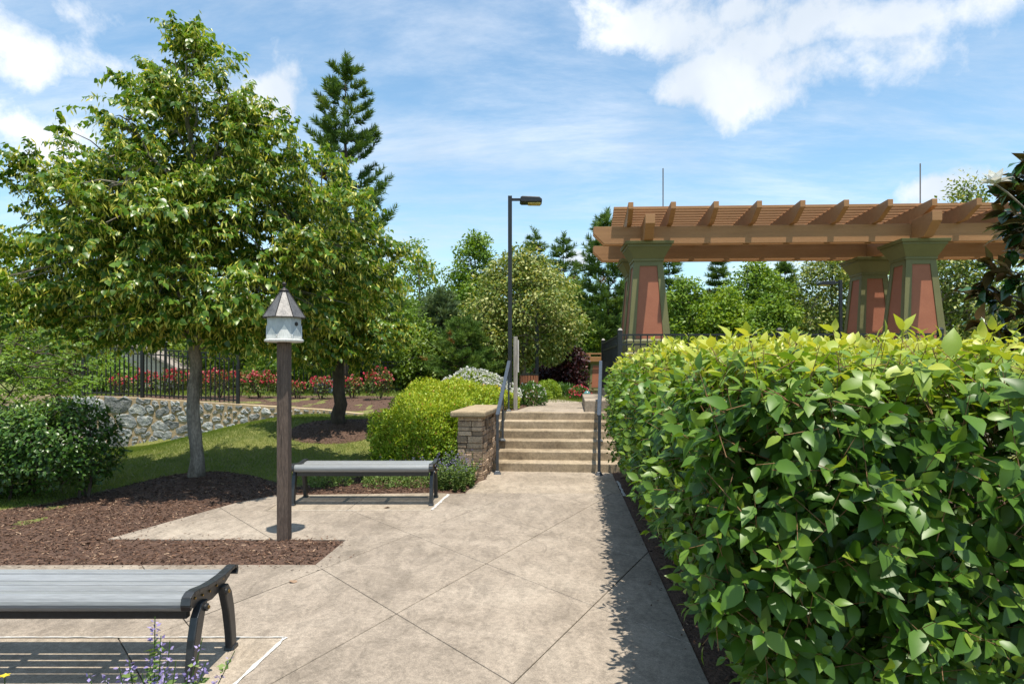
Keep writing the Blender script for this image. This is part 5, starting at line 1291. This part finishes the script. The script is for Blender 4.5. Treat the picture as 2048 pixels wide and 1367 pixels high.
def hedge():
    root = empty('hedge', (2.4, 5.8, 0), 0, 'tall clipped hedge of broad glossy leaves running beside the plaza to the steps', 'hedge'); o = np.array([2.4, 5.8, 0.0])
    rg = np.random.default_rng(501)
    P, N = box_shell(rg, 17000, lambda y: .76 + .114 * (y - 3.3), 3.35, 2.02, 9.55, .06, 1.66, .24, .34)
    P[:, 0] += .50 * (1 - S(P[:, 2] / .95)) * np.clip(1 - (P[:, 0] - .7) / 1.6, 0, 1)
    P[:, 1] += .25 * (1 - S(P[:, 2] / .8)) * np.clip(1 - (P[:, 1] - 2.0) / 1.2, 0, 1)
    P[:, 2] += .05 * np.sin(P[:, 1] * 1.3 + .6) * S((P[:, 2] - 1.0) / .6)
    # sparse near the ground, and no leaves on the side nobody sees
    keep = (rg.random(len(P)) < .35 + .65 * S((P[:, 2] - .05) / .45)) & ~((N[:, 0] > .75)) & ~((P[:, 0] > 2.6) & (P[:, 1] > 3.2) & (P[:, 2] < 1.2))
    P, N = P[keep], N[keep]
    young = .20 + .44 * S((N[:, 2] - .25) / .5) * S((P[:, 2] - 1.2) / .4)
    Pq, Dq, Nq, Sq, Tq, A, B = shoot_shell(rg, P, N, (.14, .34), 4, .090, young, up=.42)
    stem_mesh('stems', A - o, B - o, .0021, M['twig'], root)
    # the leaves that show largest are single pieces
    cam_ = np.array([0, 0, EYE]); v = Pq - cam_; dist = np.linalg.norm(v, axis=1)
    x_px = 1024 + F_PX * v[:, 0] / np.maximum(v[:, 1], .1); y_px = HOR - F_PX * v[:, 2] / np.maximum(v[:, 1], .1)
    inb = (x_px > 1180) & (x_px < 2060) & (y_px < 1380) & (v[:, 1] > .5)
    mid_ = Pq + unit(Dq) * (Sq * .5)[:, None]
    cell = {}
    for i in np.where(inb)[0]:
        vv = mid_[i] - cam_; key = (int((1024 + F_PX * vv[0] / vv[1]) // 22), int((HOR - F_PX * vv[2] / vv[1]) // 22))
        if key not in cell or dist[i] < dist[cell[key]]: cell[key] = i
    front = sorted(cell.values(), key=lambda i: -Sq[i] / dist[i])
    single = np.array(front[:300]); rest = np.ones(len(Pq), bool); rest[single] = False
    leaf_obj('foliage', [(LEAFO, Pq[rest] - o, Dq[rest], Nq[rest], Sq[rest], Tq[rest])], M['hedge'], root, smooth=True)
    lib = []
    for tv in np.linspace(.1, .95, 8):
        me = bpy.data.meshes.new('leaf'); me.from_pydata([tuple(p) for p in LEAFO[0]], [], LEAFO[1]); a = me.attributes.new('tint', 'FLOAT', 'FACE'); a.data.foreach_set('value', np.full(len(LEAFO[1]), tv, np.float32)); me.polygons.foreach_set('use_smooth', [True] * len(me.polygons)); me.materials.append(M['hedge']); lib.append(me)
    R = frames(Dq[single], Nq[single])
    for i, Rm in zip(single, R):
        ob = link('leaf', lib[int(np.clip(Tq[i] * 8, 0, 7))], root)
        m = Matrix.Identity(4)
        for c in range(3):
            for q in range(3): m[q][c] = Rm[c][q] * Sq[i]
            m[c][3] = (Pq[i] - o)[c]
        ob.matrix_local = m
    # woody frame inside
    mb = MB(); r = random.Random(4)
    for k in range(46):
        y = r.uniform(2.3, 9.3); x = r.uniform(1.75, 2.9); e = Vector((x + r.uniform(-.5, .4), y + r.uniform(-.4, .4), r.uniform(1.1, 1.5)))
        MB().tube([(x - o[0], y - o[1], -.03), ((x * .6 + e.x * .4) - o[0], (y * .6 + e.y * .4) - o[1], .55), (e.x - o[0], e.y - o[1], e.z)], [.014, .010, .004], 5).build('woody_stem', M['bark_dark'], root)
    # inner foliage keeps the middle dark
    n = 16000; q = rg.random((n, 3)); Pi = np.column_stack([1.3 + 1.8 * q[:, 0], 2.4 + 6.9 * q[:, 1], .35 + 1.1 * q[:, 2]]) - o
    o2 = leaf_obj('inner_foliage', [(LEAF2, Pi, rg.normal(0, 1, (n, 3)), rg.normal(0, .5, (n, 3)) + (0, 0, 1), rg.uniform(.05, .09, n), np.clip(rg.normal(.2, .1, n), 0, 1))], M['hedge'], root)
hedge()

def left_shrub():
    root = empty('clipped_shrub', (-5.9, 7.9, 0), 0, 'dark green clipped shrub at the lawn edge left of the young linden', 'shrub'); o = np.array([-5.9, 7.9, 0.0]); rg = np.random.default_rng(511)
    P, N = box_shell(rg, 5200, lambda y: -8.7, -4.98, 7.35, 8.65, .08, 1.10, .42, .30)
    keep = (rg.random(len(P)) < .25 + .75 * S((P[:, 2] - .1) / .4)) & (N[:, 1] < .8)
    P, N = P[keep], N[keep]; P[:, 2] += .06 * np.sin(P[:, 0] * 3.1)
    Pq, Dq, Nq, Sq, Tq, A, B = shoot_shell(rg, P, N, (.10, .2), 3, .072, .32 + .25 * S(N[:, 2]) , T=LEAF2)
    stem_mesh('stems', A - o, B - o, .0026, M['bark_dark'], root)
    leaf_obj('foliage', [(LEAFO, Pq - o, Dq, Nq, Sq, Tq)], M['shrub_dark'], root)
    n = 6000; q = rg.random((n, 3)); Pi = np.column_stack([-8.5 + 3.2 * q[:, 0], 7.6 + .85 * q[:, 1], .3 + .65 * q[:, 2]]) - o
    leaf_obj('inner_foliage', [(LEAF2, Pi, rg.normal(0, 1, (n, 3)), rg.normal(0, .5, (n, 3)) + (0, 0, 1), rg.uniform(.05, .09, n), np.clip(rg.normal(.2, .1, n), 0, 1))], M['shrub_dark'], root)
    r = random.Random(3)
    for k in range(14):
        x = r.uniform(-8.2, -5.2); y = r.uniform(7.7, 8.3); MB().tube([(x - o[0], y - o[1], -.05), (x - o[0] + r.uniform(-.1, .1), y - o[1], .4), (x - o[0] + r.uniform(-.3, .3), y - o[1] + r.uniform(-.2, .2), .95)], [.022, .016, .006], 6).build('woody_stem', M['bark_dark'], root)
left_shrub()

broadleaf('loose many-stemmed shrub behind the clipped shrub at the left', (-9.3, 11.6, hz(-9.3, 11.6)), 2.55, .55, [(0, .9), (.3, 1.6), (.6, 1.9), (.85, 1.4), (1, .5)], 150, 'maple', .085, 601, .05, bark='bark_dark', name='loose_shrub', cat='shrub', per=5, k=9, L=(.25, .5), droop=.35, limbs=12, T=LEAF2, upright=.55)
broadleaf('feathery shrub with arching stems beside the fence end', (-9.3, 13.3, hz(-9.3, 13.3)), 2.15, .9, [(0, .3), (.4, .75), (.8, .7), (1, .2)], 34, 'maple', .085, 602, .035, bark='bark_dark', name='loose_shrub', cat='shrub', per=5, k=9, L=(.25, .5), droop=.35, limbs=7, T=LEAF2, upright=.6)

# ------------------------------------------------------------------ magnolia at the right
def magnolia():
    rg = np.random.default_rng(701); base = (5.50, 5.5, -.02); root = empty('magnolia_tree', base, 0, 'glossy dark magnolia with brown leaf undersides and a white flower, right of the pergola', 'tree')
    zs = np.linspace(-.05, 3.9, 10); MB().tube([(0.05 * math.sin(z), 0, z) for z in zs], [.07 * (1 - z / 5.4) for z in zs], 10).build('trunk', M['bark'], root, smooth=True)
    br = MB(); P, D = [], []
    for i in range(110):
        z = rg.uniform(1.2, 3.65); R = (1.36 * (1 - ((z - 1.9) / 3.5) ** 2 * .9) if z > 1.9 else 1.2) * rg.uniform(.6, 1.03); az = rg.uniform(0, 2 * PI) if i % 2 else rg.uniform(PI * .6, PI * 1.4)
        e = np.array([math.cos(az) * R, math.sin(az) * R, z + .12]); br.tube([(0, 0, z - .3), (e[0] * .5, e[1] * .5, z - .12), tuple(e)], [.02, .013, .006], 4)
        d = unit(np.array([math.cos(az), math.sin(az), .55]))
        for q in range(24):
            P.append(e - d * .30 * rg.random() + rg.normal(0, .02, 3)); D.append(d * .55 + rand_dirs(rg, 1)[0] * .9 + (0, 0, -.12))
    br.build('branches', M['bark'], root)['kind'] = 'stuff'
    P = np.array(P); D = np.array(D); n = len(P); NN = rg.normal(0, .35, (n, 3)) + (0, 0, 1)
    leaf_obj('crown', [(LEAFO, P, D, NN, rg.uniform(.12, .20, n), np.clip(rg.normal(.4, .28, n), 0, 1))], M['magnolia'], root)
    c = np.array([PX(1990, 5.1) - base[0], 5.1 - base[1], PZ(368, 5.1) - base[2]])
    Dp = np.array([(math.cos(a) * rr, math.sin(a) * rr, zz) for rr, zz, ph in ((1, .35, 0), (.6, .9, .5)) for a in np.arange(6) * PI / 3 + ph])
    f = leaf_obj('flower', [(LEAFO, np.tile(c, (12, 1)), Dp, -Dp * (1, 1, 0) + (0, 0, .8), np.full(12, .13), rg.random(12))], M['petal_white'], root, kind=None)
    tw = MB().tube([tuple(c + (.35, .1, -.2)), tuple(c + (.12, .03, -.06)), tuple(c)], .008, 5).build('flower_stalk', M['bark'], root)
magnolia()
